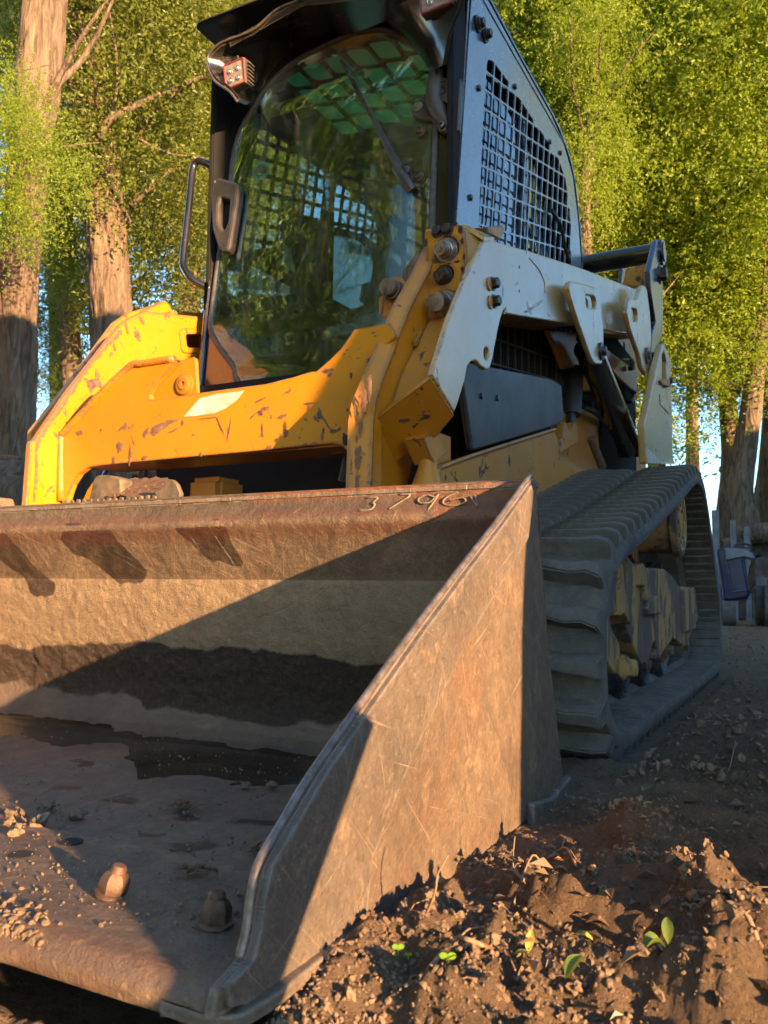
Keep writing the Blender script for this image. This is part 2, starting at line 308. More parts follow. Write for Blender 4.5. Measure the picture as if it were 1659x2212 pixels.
def npmesh(name, V, F, mat, smooth=True):
    me = bpy.data.meshes.new(name); V = np.asarray(V, np.float32); F = np.asarray(F, np.int32); k = F.shape[1]
    me.vertices.add(len(V)); me.vertices.foreach_set('co', V.ravel()); me.loops.add(F.size); me.loops.foreach_set('vertex_index', F.ravel())
    me.polygons.add(len(F)); me.polygons.foreach_set('loop_start', np.arange(len(F), dtype=np.int32) * k)
    me.polygons.foreach_set('loop_total', np.full(len(F), k, np.int32)); me.polygons.foreach_set('use_smooth', np.full(len(F), smooth, bool))
    me.materials.append(mat); me.update(calc_edges=True); return me
def roundp(pts, r, n=4):
    out = []; N = len(pts)
    for i in range(N):
        p, a, b = Vector(pts[i]), Vector(pts[i - 1]), Vector(pts[(i + 1) % N])
        rr = r[i] if isinstance(r, (list, tuple)) else r
        da, db = (a - p), (b - p); k = min(rr, da.length * .45, db.length * .45)
        if k < 1e-5: out.append(tuple(p)); continue
        s, e = p + da.normalized() * k, p + db.normalized() * k
        for j in range(n + 1):
            q = j / n; out.append(tuple(s * (1 - q) ** 2 + p * 2 * q * (1 - q) + e * q * q))
    return out
def plate_mesh(name, pts, pl, d0, d1, mat, holes=(), bevel=.002):
    cu = bpy.data.curves.new(name, 'CURVE'); cu.dimensions = '2D'; cu.fill_mode = 'BOTH'
    for poly in [pts] + list(holes):
        sp = cu.splines.new('POLY'); sp.points.add(len(poly) - 1)
        for p, q in zip(sp.points, poly): p.co = (q[0], q[1], 0, 1)
        sp.use_cyclic_u = True
    th = abs(d1 - d0); b = min(bevel, th * .45)
    cu.extrude = th / 2 - b; cu.bevel_depth = b; cu.bevel_resolution = 1; cu.offset = -b
    ob = bpy.data.objects.new('tmp', cu); me = bpy.data.meshes.new_from_object(ob); bpy.data.objects.remove(ob); bpy.data.curves.remove(cu)
    me.name = name; mid = (d0 + d1) / 2
    for v in me.vertices: v.co = pl.P((v.co.x, v.co.y), v.co.z + mid)
    me.materials.clear(); me.materials.append(mat)
    bm = bmesh.new(); bm.from_mesh(me); bmesh.ops.remove_doubles(bm, verts=bm.verts, dist=1e-5); bm.normal_update(); bm.to_mesh(me); bm.free()
    for p in me.polygons: p.material_index = 0
    return me
def plate(name, pts, pl, d0, d1, mat, parent=None, holes=(), bevel=.002, **k):
    return link(name, plate_mesh(name, pts, pl, d0, d1, mat, holes, bevel), parent, smooth=17, **k)
def join(name, parts, mat=None):
    bm = bmesh.new()
    for me in parts: bm.from_mesh(me)
    me = bpy.data.meshes.new(name); bm.to_mesh(me); bm.free()
    me.materials.append(mat or parts[0].materials[0]); return me
def tube(path, r, mat, seg=12, name='tube', cap=True, closed=False):
    P = [Vector(p) for p in path]; n = len(P); vs = []; fs = []; up = None
    for i, p in enumerate(P):
        a = P[i - 1] if (i > 0 or closed) else P[0]; b = P[(i + 1) % n] if (i < n - 1 or closed) else P[-1]
        d = (b - a).normalized()
        if up is None: up = d.orthogonal().normalized()
        up = (up - d * up.dot(d)).normalized(); s = d.cross(up); rr = r[i] if isinstance(r, (list, tuple)) else r
        for k in range(seg):
            an = 2 * math.pi * k / seg; vs.append(p + (up * math.cos(an) + s * math.sin(an)) * rr)
    m = n if closed else n - 1
    for i in range(m):
        for k in range(seg):
            a, b = i * seg + k, i * seg + (k + 1) % seg; c_, d_ = ((i + 1) % n) * seg + (k + 1) % seg, ((i + 1) % n) * seg + k
            fs.append((a, b, c_, d_))
    if cap and not closed: fs.append(tuple(range(seg))[::-1]); fs.append(tuple(range((n - 1) * seg, n * seg)))
    return mk(name, vs, fs, mat)
def smoothpath(pts, n=6):
    P = [Vector(p) for p in pts]; out = []
    for i in range(len(P) - 1):
        p0 = P[max(i - 1, 0)]; p1 = P[i]; p2 = P[i + 1]; p3 = P[min(i + 2, len(P) - 1)]
        for j in range(n):
            t_ = j / n; out.append(.5 * ((2 * p1) + (-p0 + p2) * t_ + (2 * p0 - 5 * p1 + 4 * p2 - p3) * t_ ** 2 + (-p0 + 3 * p1 - 3 * p2 + p3) * t_ ** 3))
    out.append(P[-1]); return out
def lathe(prof, O, axis, mat, seg=28, name='lathe'):
    ax = Vector(axis).normalized(); u = ax.orthogonal().normalized(); v = ax.cross(u); O = Vector(O); vs = []; fs = []
    for d, r in prof:
        for k in range(seg): an = 2 * math.pi * k / seg; vs.append(O + ax * d + (u * math.cos(an) + v * math.sin(an)) * r)
    for i in range(len(prof) - 1):
        for k in range(seg): fs.append((i * seg + k, i * seg + (k + 1) % seg, (i + 1) * seg + (k + 1) % seg, (i + 1) * seg + k))
    fs.append(tuple(range(seg))[::-1]); fs.append(tuple(range((len(prof) - 1) * seg, len(prof) * seg)))
    return mk(name, vs, fs, mat)
def box(x0, x1, y0, y1, z0, z1_, mat, bev=.003, name='box'):
    bm = bmesh.new(); bmesh.ops.create_cube(bm, size=1)
    for v in bm.verts: v.co = Vector(((x0 + x1) / 2 + v.co.x * (x1 - x0), (y0 + y1) / 2 + v.co.y * (y1 - y0), (z0 + z1_) / 2 + v.co.z * (z1_ - z0)))
    if bev: bmesh.ops.bevel(bm, geom=bm.edges[:], offset=bev, segments=2, affect='EDGES')
    me = bpy.data.meshes.new(name); bm.to_mesh(me); bm.free(); me.materials.append(mat); return me
def facets(name, V, F, mat, thick=.008):
    me = mk(name, V, F, mat); bm = bmesh.new(); bm.from_mesh(me); bmesh.ops.recalc_face_normals(bm, faces=bm.faces)
    bmesh.ops.solidify(bm, geom=bm.faces[:], thickness=thick); bm.to_mesh(me); bm.free(); return me
def hexbolt(O, axis, r, mat, h=None, washer=True, name='bolt'):
    h = h or r * .8; ax = Vector(axis).normalized(); parts = []
    if washer: parts.append(lathe([(0, r * 1.35), (r * .18, r * 1.35), (r * .2, r * 1.25)], O, ax, mat, 20))
    parts.append(lathe([(r * .18, r), (r * .18 + h * .85, r), (r * .18 + h, r * .82)], O, ax, mat, 6))
    return join(name, parts, mat)

# ================================================================== GROUND
def vnoise(x, y, seed=0):
    xi = np.floor(x).astype(np.int64); yi = np.floor(y).astype(np.int64); fx = x - xi; fy = y - yi
    def h(a, b):
        n = (a * 374761393 + b * 668265263 + seed * 974711) & 0x7fffffff; n = ((n ^ (n >> 13)) * 1274126177) & 0x7fffffff; return ((n ^ (n >> 16)) & 0xffff) / 65535.0
    u = fx * fx * (3 - 2 * fx); v = fy * fy * (3 - 2 * fy)
    return (h(xi, yi) * (1 - u) + h(xi + 1, yi) * u) * (1 - v) + (h(xi, yi + 1) * (1 - u) + h(xi + 1, yi + 1) * u) * v
def fbm(x, y, sc, o=5, seed=0, g=.5):
    a = 1; s = 0; t_ = 0
    for i in range(o): s = s + a * vnoise(x * sc * 2 ** i + 17 * i, y * sc * 2 ** i - 9 * i, seed + i); t_ += a; a *= g
    return s / t_
def sm(x, a, b): t_ = np.clip((x - a) / (b - a), 0, 1); return t_ * t_ * (3 - 2 * t_)
MOUNDS = []
for q, h, r in [((1385, 1800), .040, .030), ((1360, 1835), .035, .03), ((1465, 1865), .045, .024), ((1480, 1930), .028, .03), ((1545, 1925), .042, .028), ((1570, 1970), .040, .04),
                ((1640, 2010), .045, .035), ((1560, 2150), .045, .035), ((1610, 2170), .03, .03), ((850, 2030), .018, .05), ((740, 2080), .014, .045), ((900, 1950), .016, .04),
                ((1000, 2010), .03, .04), ((1060, 1860), .03, .03), ((1000, 1940), .032, .03), ((650, 2150), .012, .05), ((1010, 2120), .03, .05), ((1240, 1900), .03, .05), ((1200, 2120), .03, .06)]:
    P = PZ(.02).at(q); MOUNDS.append((P.x, P.y, h * .72, r * 1.25))
def H(x, y):
    x = np.asarray(x, float); y = np.asarray(y, float)
    z = (fbm(x, y, .7, 4, 3) - .5) * .05 * sm(y, 1.0, 3.5) + (fbm(x, y, 3, 4, 5) - .5) * .03
    near = (1 - sm(np.abs(x - 1.2), .7, 1.6)) * (1 - sm(np.abs(y - .4), .7, 1.5))
    ph = y + .06 * (fbm(x, y, 2.2, 3, 8) - .5) * 2 + .10 * (x - 1.1)
    wv = np.abs(np.sin(math.pi * ph / .135)); wv = 1 - wv ** .8
    z = z + near * sm(x, 1.03, 1.12) * (wv * .050 - .020) * (.4 + 1.1 * fbm(x, y, 4, 3, 9))
    for mx, my, mh, mr in MOUNDS:
        d = np.sqrt((x - mx) ** 2 + (y - my) ** 2) / mr * (.65 + .8 * fbm(x, y, 30, 3, 21)); z = z + mh * np.exp(-d ** 3) * (.6 + .8 * fbm(x, y, 60, 3, 22))
    z = z + near * (fbm(x, y, 20, 6, 12, .62) - .5) * .028 + near * (fbm(x, y, 90, 3, 14, .7) - .5) * .013 + (fbm(x, y, 9, 4, 13) - .5) * .022 * sm(y, .5, 2)
    # earth pushed up along the blade's side
    bank = np.exp(-((x - 1.015) / .035) ** 2) * sm(y, -.05, .05) * (1 - sm(y, .30, .55)); z = z + bank * .012 * (.5 + fbm(x, y, 12, 3, 31))
    under = sm(-x, -.985, -.955) * sm(y, .0, .03) * (1 - sm(y, .9, .95)); z = z * (1 - under) - .045 * under
    lip = (1 - sm(x, .93, 1.0)) * (1 - sm(y, -.02, .03)) ; z = z - .012 * lip
    tr = sm(x, .56, .6) * (1 - sm(x, 1.03, 1.06)) * sm(y, 1.15, 1.25) * (1 - sm(y, 3.25, 3.35)); z = z * (1 - tr) - .012 * tr
    hole = np.exp(-(((x - 1.02) / .025) ** 2 + ((y - .40) / .06) ** 2)); z = z - .04 * hole
    return z
def axisvals(a, b, step, lo, hi, g=1.07):
    v = list(np.arange(a, b, step)); s = step; x = v[-1]
    while x < hi: s *= g; x += s; v.append(x)
    s = step; x = a; w = []
    while x > lo: s *= g; x -= s; w.append(x)
    return np.array(w[::-1] + v)
gx = axisvals(.60, 1.55, .0042, -90, 60); gy = axisvals(-.16, 1.25, .0042, -60, 300, 1.05)
GX, GY = np.meshgrid(gx, gy); GZ = H(GX, GY)
nx, ny = len(gx), len(gy); ii = np.arange(nx * ny).reshape(ny, nx)
F = np.stack([ii[:-1, :-1], ii[:-1, 1:], ii[1:, 1:], ii[1:, :-1]], -1).reshape(-1, 4)
me = npmesh('ground', np.stack([GX, GY, GZ], -1).reshape(-1, 3), F, M['soil']); link('ground', me, kind='structure')

def ico(sub):
    bm = bmesh.new(); bmesh.ops.create_icosphere(bm, subdivisions=sub, radius=1)
    V = np.array([v.co[:] for v in bm.verts]); Fc = np.array([[v.index for v in f.verts] for f in bm.faces]); bm.free(); return V, Fc
def scatter_lumps(name, xs, ys, sizes, mat, sub=1, sink=.3, flat=(.5, 1.1), kind='stuff', zf=H, rough=.24):
    V0, F0 = ico(sub); n = len(xs); k = len(V0); z = zf(xs, ys)
    ax = NR.normal(size=(n, 3, 3)); Q, _ = np.linalg.qr(ax); sc = NR.uniform(flat[0], flat[1], (n, 1, 3)) * sizes[:, None, None]
    jit = 1 + np.clip(NR.normal(size=(n, k, 1)), -2, 2) * rough; V = (V0[None] * jit * sc) @ Q
    V[:, :, 0] += xs[:, None]; V[:, :, 1] += ys[:, None]; V[:, :, 2] += (z + sizes * (1 - sink) * .5)[:, None]
    Fa = (F0[None] + (np.arange(n) * k)[:, None, None]).reshape(-1, 3); return link(name, npmesh(name, V.reshape(-1, 3), Fa, mat, False), kind=kind)
# crumbs round the bucket
n = 60000; xs = NR.uniform(.93, 1.5, n); ys = -.15 + 1.3 * NR.uniform(0, 1, n) ** 1.25
keep = (xs > .995) | (ys < -.03); keep &= NR.uniform(0, 1, n) < (.10 + 1.5 * np.clip(fbm(xs, ys, 7, 3, 40) - .38, 0, 1) * 2); xs, ys = xs[keep], ys[keep]
scatter_lumps('soil_crumbs', xs, ys, .0008 + .0030 * NR.uniform(0, 1, len(xs)) ** 4.0, M['crumb'])
xs = NR.uniform(.3, .98, 1200); ys = NR.uniform(-.16, -.02, 1200); scatter_lumps('soil_crumbs', xs, ys, .001 + .003 * NR.uniform(0, 1, 1200) ** 3, M['crumb'])
vx = []; vy = []
for mx, my, mh, mr in MOUNDS:
    k = 26; vx += list(NR.normal(mx, mr * .6, k)); vy += list(NR.normal(my, mr * .6, k))
vx = np.array(vx); vy = np.array(vy); kk = (vx > 1.0) | (vy < -.03); vx = vx[kk]; vy = vy[kk]
scatter_lumps('soil_clods', vx, vy, .0015 + .006 * NR.uniform(0, 1, len(vx)) ** 3, M['crumb'], 2, .2, rough=.3)
# litter further off: chips, pebbles and dead leaves
n = 9000; ys = 1.0 + 9 * NR.uniform(0, 1, n) ** 1.7; xs = 1.08 + (NR.uniform(-1, 1, n)) * (.25 + .25 * ys); k = (xs > 1.05) | (ys > 3.4); xs, ys = xs[k], ys[k]
scatter_lumps('gravel', xs, ys, .002 + .012 * NR.uniform(0, 1, len(xs)) ** 3, M['crumb'], 1, .4, (.3, 1.0))
def leafquads(name, P, size, mat, curl=.35, aspect=.45, nrm=None, kind='stuff', parent=None, upbias=0.0, hang=0.0):
    n = len(P); d = NR.normal(size=(n, 3)); d[:, 2] *= (1 - upbias); d[:, 2] -= hang; d /= np.linalg.norm(d, axis=1)[:, None]
    a = NR.normal(size=(n, 3)); a[:, 2] += upbias * 4; s = np.cross(d, a); s /= np.linalg.norm(s, axis=1)[:, None]; w = np.cross(s, d)
    L = (size[:, None] if np.ndim(size) else size) * NR.uniform(.6, 1.25, (n, 1)); b = P; wd = L * aspect
    V = np.stack([b, b + d * L * .45 + s * wd * .5 + w * wd * curl, b + d * L, b + d * L * .45 - s * wd * .5 + w * wd * curl], 1)
    i = np.arange(n)[:, None] * 4; Fa = np.concatenate([i + [0, 1, 2], i + [0, 2, 3]], 0)
    return npmesh(name, V.reshape(-1, 3), Fa, mat, False)
n = 5000; ys = .2 + 8 * NR.uniform(0, 1, n) ** 1.6; xs = 1.12 + NR.uniform(-1, 1, n) * (.2 + .25 * ys); k = (xs > 1.05) | (ys > 3.4); k &= NR.uniform(0, 1, n) < np.clip(ys * .9, .05, 1); xs, ys = xs[k], ys[k]
P = np.stack([xs, ys, H(xs, ys) + .004], -1)
link('leaf_litter', leafquads('leaf_litter', P, .010 + .018 * NR.uniform(0, 1, len(xs)) ** 2, M['leaf_brown'], .5, .5, upbias=.75), kind='stuff')

# ================================================================== BUCKET
BW = .986
bucket = thing('loader_bucket', (0, .45, 0), 'wide rusty steel loader bucket resting on the soil in front of the yellow machine', 'bucket')
prof = [(.750, .497), (.752, .486), (.750, .470), (.743, .457), (.738, .447), (.740, .437), (.750, .420), (.768, .384), (.787, .3465), (.790, .343), (.788, .338), (.793, .30), (.806, .24), (.820, .185), (.833, .135), (.838, .105), (.832, .078),
        (.815, .058), (.79, .046), (.75, .040), (.65, .037), (.45, .037), (.30, .038), (.232, .041), (.226, .0525), (.215, .053), (.12, .053), (.048, .052), (.027, .0505), (.014, .038), (.014, .029)]
P2 = [Vector((a, b)) for a, b in prof]
dense = []
for a, b in zip(P2[:-1], P2[1:]):
    k = max(1, int((b - a).length / .0042))
    for j in range(k): dense.append(a.lerp(b, j / k))
dense.append(P2[-1]); PY_ = np.array([p.x for p in dense]); PZ_ = np.array([p.y for p in dense])
xs = np.concatenate([np.arange(-.977, -.5, .02), np.arange(-.5, .977, .0042), [.9775]])
XX, YY = np.meshgrid(xs, PY_); _, ZZ = np.meshgrid(xs, PZ_)
def projpx(X, Y, Z):
    v = np.stack([X - CC.x, Y - CC.y, Z - CC.z], -1); d = v @ np.array(CF); d = np.where(d < .05, .05, d)
    return CXP + FPX * (v @ np.array(CR)) / d, CYP - FPX * (v @ np.array(CU)) / d
IX, IY = projpx(XX, YY, ZZ); IX = IX + (fbm(XX, ZZ + YY, 22, 3, 51) - .5) * 26; IY = IY + (fbm(XX, ZZ + YY, 26, 3, 52) - .5) * 22
def inpoly(px, py, poly):
    ins = np.zeros(px.shape, bool); n = len(poly)
    for i in range(n):
        x0, y0 = poly[i]; x1, y1 = poly[(i + 1) % n]
        if y0 == y1: continue
        c_ = ((y0 > py) != (y1 > py)) & (px < (x1 - x0) * (py - y0) / (y1 - y0) + x0); ins ^= c_
    return ins
def blur(a, n=2):
    for _ in range(n):
        b = np.pad(a, 1, 'edge'); a = (b[:-2, 1:-1] + b[2:, 1:-1] + b[1:-1, :-2] + b[1:-1, 2:] + 2 * a) / 6
    return a
def mask(polys, n=3):
    m = np.zeros(IX.shape)
    for p in polys: m = np.maximum(m, inpoly(IX, IY, p))
    return blur(m, n)
back = (YY > .74)
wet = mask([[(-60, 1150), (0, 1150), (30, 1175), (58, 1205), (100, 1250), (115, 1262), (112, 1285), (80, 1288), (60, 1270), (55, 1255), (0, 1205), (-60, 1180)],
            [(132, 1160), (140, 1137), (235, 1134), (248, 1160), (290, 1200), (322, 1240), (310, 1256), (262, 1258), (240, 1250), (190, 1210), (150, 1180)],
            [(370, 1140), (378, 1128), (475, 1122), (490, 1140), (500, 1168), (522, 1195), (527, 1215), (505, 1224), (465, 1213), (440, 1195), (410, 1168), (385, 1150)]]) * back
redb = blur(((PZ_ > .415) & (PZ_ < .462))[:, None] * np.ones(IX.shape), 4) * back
mud = mask([[(-200, 1395), (60, 1400), (160, 1392), (300, 1385), (400, 1402), (500, 1398), (600, 1412), (750, 1430), (860, 1440), (1000, 1440), (1000, 1530), (760, 1545), (700, 1568), (640, 1560), (600, 1572), (545, 1562), (480, 1552), (400, 1528), (330, 1532), (300, 1505), (230, 1490), (200, 1505), (160, 1498), (60, 1480), (-200, 1455)]], 12)
pud = mask([[(-300, 1520), (0, 1533), (130, 1548), (300, 1582), (500, 1612), (720, 1645), (760, 1660), (700, 1690), (560, 1697), (500, 1690), (430, 1672), (300, 1680), (290, 1650), (268, 1640), (280, 1618), (250, 1605), (130, 1612), (60, 1590), (-300, 1560)]], 2) * (ZZ < .085)
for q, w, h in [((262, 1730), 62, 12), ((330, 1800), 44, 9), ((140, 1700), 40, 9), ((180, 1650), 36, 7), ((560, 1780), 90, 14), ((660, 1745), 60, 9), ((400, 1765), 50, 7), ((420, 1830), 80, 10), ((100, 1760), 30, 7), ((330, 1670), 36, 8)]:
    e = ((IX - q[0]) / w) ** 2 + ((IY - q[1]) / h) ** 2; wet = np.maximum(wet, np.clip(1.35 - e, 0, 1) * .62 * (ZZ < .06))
pit = blur(((PZ_ > .15) & (PZ_ < .343))[:, None] * np.ones(IX.shape), 3) * back
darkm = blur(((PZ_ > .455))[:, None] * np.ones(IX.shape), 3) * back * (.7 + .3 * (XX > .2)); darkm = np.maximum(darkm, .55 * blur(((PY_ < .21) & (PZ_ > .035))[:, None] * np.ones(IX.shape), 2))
grey = blur(((PZ_ < .15) & (PZ_ > .034) & (PY_ > .7))[:, None] * np.ones(IX.shape), 6) * .8; grey = np.maximum(grey, (ZZ < .045) * .35)
rusty = blur((((PZ_ > .482) & (PY_ > .7))[:, None] & (XX > .45)).astype(float), 3) * .8; rusty = np.maximum(rusty, blur(((PY_ < .04))[:, None] * np.ones(IX.shape), 3) * .18)
rusty = np.maximum(rusty, .5 * ((XX > .82) & (ZZ > .44)))
# dents and gentle waviness of the plate
nrmy = np.gradient(PZ_); nrmz = -np.gradient(PY_); nl = np.hypot(nrmy, nrmz); nrmy /= nl; nrmz /= nl
disp = (fbm(XX, ZZ + YY, 5, 3, 60) - .5) * .008 + (fbm(XX, ZZ * 1.3 + YY, 60, 3, 61) - .5) * .0022 * (1 + 2.2 * mud + .8 * pit) * (1 - pud)
disp += mud * (fbm(XX, ZZ + YY, 34, 4, 62)) * .007
YD = YY + disp * nrmy[:, None] * -1; ZD = ZZ + np.abs(disp) * 0 + disp * nrmz[:, None] * -1
flat = pud > .5; ZD = np.where(flat, np.minimum(ZD, ZZ + .002), ZD)
ZD[0] += (fbm(XX[0], YY[0], 30, 3, 65) - .5) * .008; ZD[-1] += (fbm(XX[-1], YY[-1] * 0, 40, 3, 66) - .5) * .005; YD[-1] += (fbm(XX[-1], YY[-1] * 0 + 5, 25, 3, 67) - .5) * .006
outer = [(.772, .502), (.80, .44), (.832, .28), (.862, .15), (.893, .04), (.885, .004), (.80, -.004), (.25, -.002), (.06, .006), (.016, .024)]
nr = len(dense); nxx = len(xs); V = np.stack([XX, YD, ZD], -1).reshape(-1, 3).tolist(); ii = np.arange(nr * nxx).reshape(nr, nxx)
F = np.stack([ii[:-1, :-1], ii[1:, :-1], ii[1:, 1:], ii[:-1, 1:]], -1).reshape(-1, 4).tolist()
b0 = len(V)
for a, b in outer:
    for x in xs: V.append((x, a, b))
jj = b0 + np.arange(len(outer) * nxx).reshape(len(outer), nxx)
F += np.stack([jj[:-1, :-1], jj[:-1, 1:], jj[1:, 1:], jj[1:, :-1]], -1).reshape(-1, 4).tolist()
F += np.stack([ii[0, :-1], ii[0, 1:], jj[0, 1:], jj[0, :-1]], -1).tolist(); F += np.stack([ii[-1, 1:], ii[-1, :-1], jj[-1, :-1], jj[-1, 1:]], -1).tolist()
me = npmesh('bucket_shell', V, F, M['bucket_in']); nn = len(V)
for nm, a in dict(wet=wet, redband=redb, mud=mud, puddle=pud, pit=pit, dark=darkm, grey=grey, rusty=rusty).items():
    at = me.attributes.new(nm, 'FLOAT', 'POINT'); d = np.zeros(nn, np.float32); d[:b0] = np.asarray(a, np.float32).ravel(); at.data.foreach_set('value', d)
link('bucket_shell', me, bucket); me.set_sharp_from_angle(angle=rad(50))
side = [(.006, .036), (.012, .053), (.043, .062), (.051, .080), (.055, .100), (.064, .122), (.096, .146), (.147, .181), (.328, .283), (.45, .347), (.60, .424), (.728, .494), (.745, .499), (.757, .492), (.768, .425), (.813, .254), (.861, .12), (.905, -.004), (.70, .004), (.45, .006), (.213, .008), (.10, .012)]
for sx in (1, -1):
    plate('side_plate', side, PX(sx * .9805), -.0045, .0045, M['bucket_side'], bucket, bevel=.0025)
    cut = [(.10, .014), (.020, .040), (.014, .055), (.045, .062), (.053, .080), (.057, .100), (.066, .122), (.097, .144), (.148, .179), (.329, .281), (.45, .345), (.60, .422), (.715, .484), (.728, .475), (.700, .405), (.46, .268), (.308, .158), (.226, .082), (.213, .014)]
    plate('side_cutter', cut, PX(sx * .9805), .0042 * sx, .0105 * sx, M['bucket_cutter'], bucket, bevel=.0012)
    heel = roundp([(.700, -.010), (.702, .030), (.80, .016), (.905, .030), (.912, -.008), (.80, -.014)], .008)
    plate('heel_pad', heel, PX(sx * .974), .0095 * sx, .022 * sx, M['bucket_side'], bucket, bevel=.004)
rim = [v for v in smoothpath([(0, a, c) for a, c in side[2:13]], 6)]
link('plate_rim', tube([Vector((.9805, v.y - .0015, v.z + .001)) for v in rim], .0040, M['rim_steel'], 10), bucket, smooth=180)
# cutting edge corner: worn wedge outside of the plate
plate('corner_wedge', roundp([(.93, .013), (.980, .010), (.997, .024), (1.001, .060), (.999, .13), (.994, .22), (.97, .22), (.95, .02)], .004), PZ(.024), 0, .011, M['bucket_side'], bucket, bevel=.002)
plate('weld_bead', [(a, b) for a, b in [(-.966, .226), (.966, .226), (.966, .238), (-.966, .238)]], PZ(.038), 0, .012, M['bucket_out'], bucket, bevel=.005)
link('top_lip_bar', box(-.985, .985, .748, .776, .484, .4965, M['bucket_out'], .003), bucket)
# bolts through the cutting edge
def plow_bolt(px, py, s=1.0, tilt=.1, label=None):
    P = PZ(.053).at((px, py)); ax = Vector((tilt, tilt * .5, 1))
    parts = [lathe([(0, .019 * s), (.002, .019 * s), (.003, .017 * s)], P, ax, M['bolt_rust'], 22), lathe([(.002, .0150 * s), (.006, .0165 * s), (.013, .0160 * s), (.018, .0135 * s), (.0205, .0105 * s)], P, ax, M['bolt_rust'], 6), lathe([(.016, .0095 * s), (.024, .0092 * s), (.0265, .0072 * s), (.027, .003)], P, ax, M['bolt_rust'], 14)]
    for me_ in parts:
        for v_ in me_.vertices: v_.co += Vector((mnoise.noise(v_.co * 90), mnoise.noise(v_.co * 90 + Vector((3, 0, 0))), mnoise.noise(v_.co * 90 + Vector((0, 7, 0))))) * .0011
    link('edge_bolt', join('edge_bolt', parts), bucket, label=label, smooth=35)
plow_bolt(240, 1932, .82, .25); plow_bolt(464, 1996, .80, .06)
for px, py in ((154, 1818), (46, 1846)):
    P = PZ(.053).at((px, py)); link('bolt_hole', lathe([(.0004, .0125), (.0006, .0128), (-.006, .010)], P, (0, 0, 1), M['interior'], 20), bucket)
for x in (-.3, -.55, -.8): P = Vector((x, .13, .053)); link('edge_bolt', join('edge_bolt', [lathe([(0, .020), (.004, .019)], P, (0, 0, 1), M['bolt_rust'], 20), lathe([(.003, .016), (.02, .015)], P, (0, 0, 1), M['bolt_rust'], 6)]), bucket)
# numbers laid down as weld bead on the top lip
wpl = Plane((0, .7465, .4715), X3, Vector((0, .009, .029)))
def weldline(zpts, r=.0017): return tube([wpl.at(zw(*q)) for q in smooth2(zpts)], r, M['bucket_out'], 6)
def smooth2(p):
    return [(v.x, v.y) for v in smoothpath([(a, b, 0) for a, b in p], 4)]
beads = [[(400, 205), (480, 205), (440, 245), (460, 250), (430, 290), (340, 300)], [(560, 290), (640, 240), (720, 185), (640, 180)], [(900, 200), (840, 185), (780, 215), (800, 245), (870, 235), (930, 175), (890, 240), (850, 295)],
         [(1075, 165), (990, 200), (960, 240), (1000, 262), (1090, 255), (1130, 230), (1100, 205), (1010, 225)], [(1165, 195), (1215, 270), (1200, 190)]]
for q_ in beads: link('weld_digit', weldline(q_), bucket, smooth=180)
# serrated rusty step behind the lip
def jag(x0, x1, zt_, n, dz=.010):
    p = [(x0, .47)]; s = (x1 - x0) / n
    for i in range(n): p += [(x0 + i * s, zt_), (x0 + (i + .25) * s, zt_ + dz), (x0 + (i + .62) * s, zt_ + dz * R.uniform(.7, 1.1)), (x0 + (i + .78) * s, zt_ - .002)]
    return p + [(x1, .47)]
xa = PY(.80).uv((142, 1070))[0]; xb = PY(.80).uv((345, 1066))[0]
plate('serrated_step', jag(xa, xb, .502, 15), PY(.80), 0, .006, M['mudsteel'], bucket, bevel=.001)
xa = PY(.86).uv((232, 1060))[0]; xb = PY(.86).uv((392, 1050))[0]
sp = Plane((0, .84, .50), X3, (0, .05, .03)); q = sp.uv
plate('serrated_step', [q(zL(*a)) for a in [(780, 1790), (850, 1720), (880, 1730), (930, 1700), (960, 1712), (1010, 1698), (1040, 1712), (1085, 1698), (1110, 1710), (1160, 1690), (1190, 1705), (1245, 1700), (1255, 1760), (1150, 1830), (1050, 1850), (980, 1850), (900, 1830)]], sp, 0, .008, M['rust'], bucket, bevel=.001, label='flaking rusty tread of the step')
for r in (0, 1):
    for k in range(7):
        a = zL(820 + k * 62 + r * 20, 1800 - k * 8 + r * 26); P = sp.at(a)
        link('tread_tooth', box(P.x - .010, P.x + .010, P.y - .008, P.y + .008, P.z, P.z + .008, M['rust'], .001), bucket)
tb = PY(.83); me1 = plate_mesh('bent_tab', tb.uvs([zL(*a) for a in [(1160, 1760), (1230, 1765), (1250, 1735), (1235, 1710), (1245, 1690), (1300, 1698), (1330, 1730), (1358, 1800), (1340, 1870), (1190, 1870)]]), tb, 0, .012, M['mudsteel'])
link('bent_tab', me1, bucket)
tb = PY(.90); plate('lug_plate', roundp(tb.uvs([zL(*a) for a in [(690, 1900), (740, 1690), (770, 1665), (860, 1668), (935, 1695), (945, 1900)]]), .006), tb, -.02, .02, M['mudsteel'], bucket, bevel=.004)
tb = PY(.80); plate('lug_plate', roundp(tb.uvs([zL(*a) for a in [(-30, 1960), (-20, 1832), (45, 1828), (62, 1880), (70, 1960)]]), .004), tb, -.02, .02, M['mudsteel'], bucket, bevel=.004)

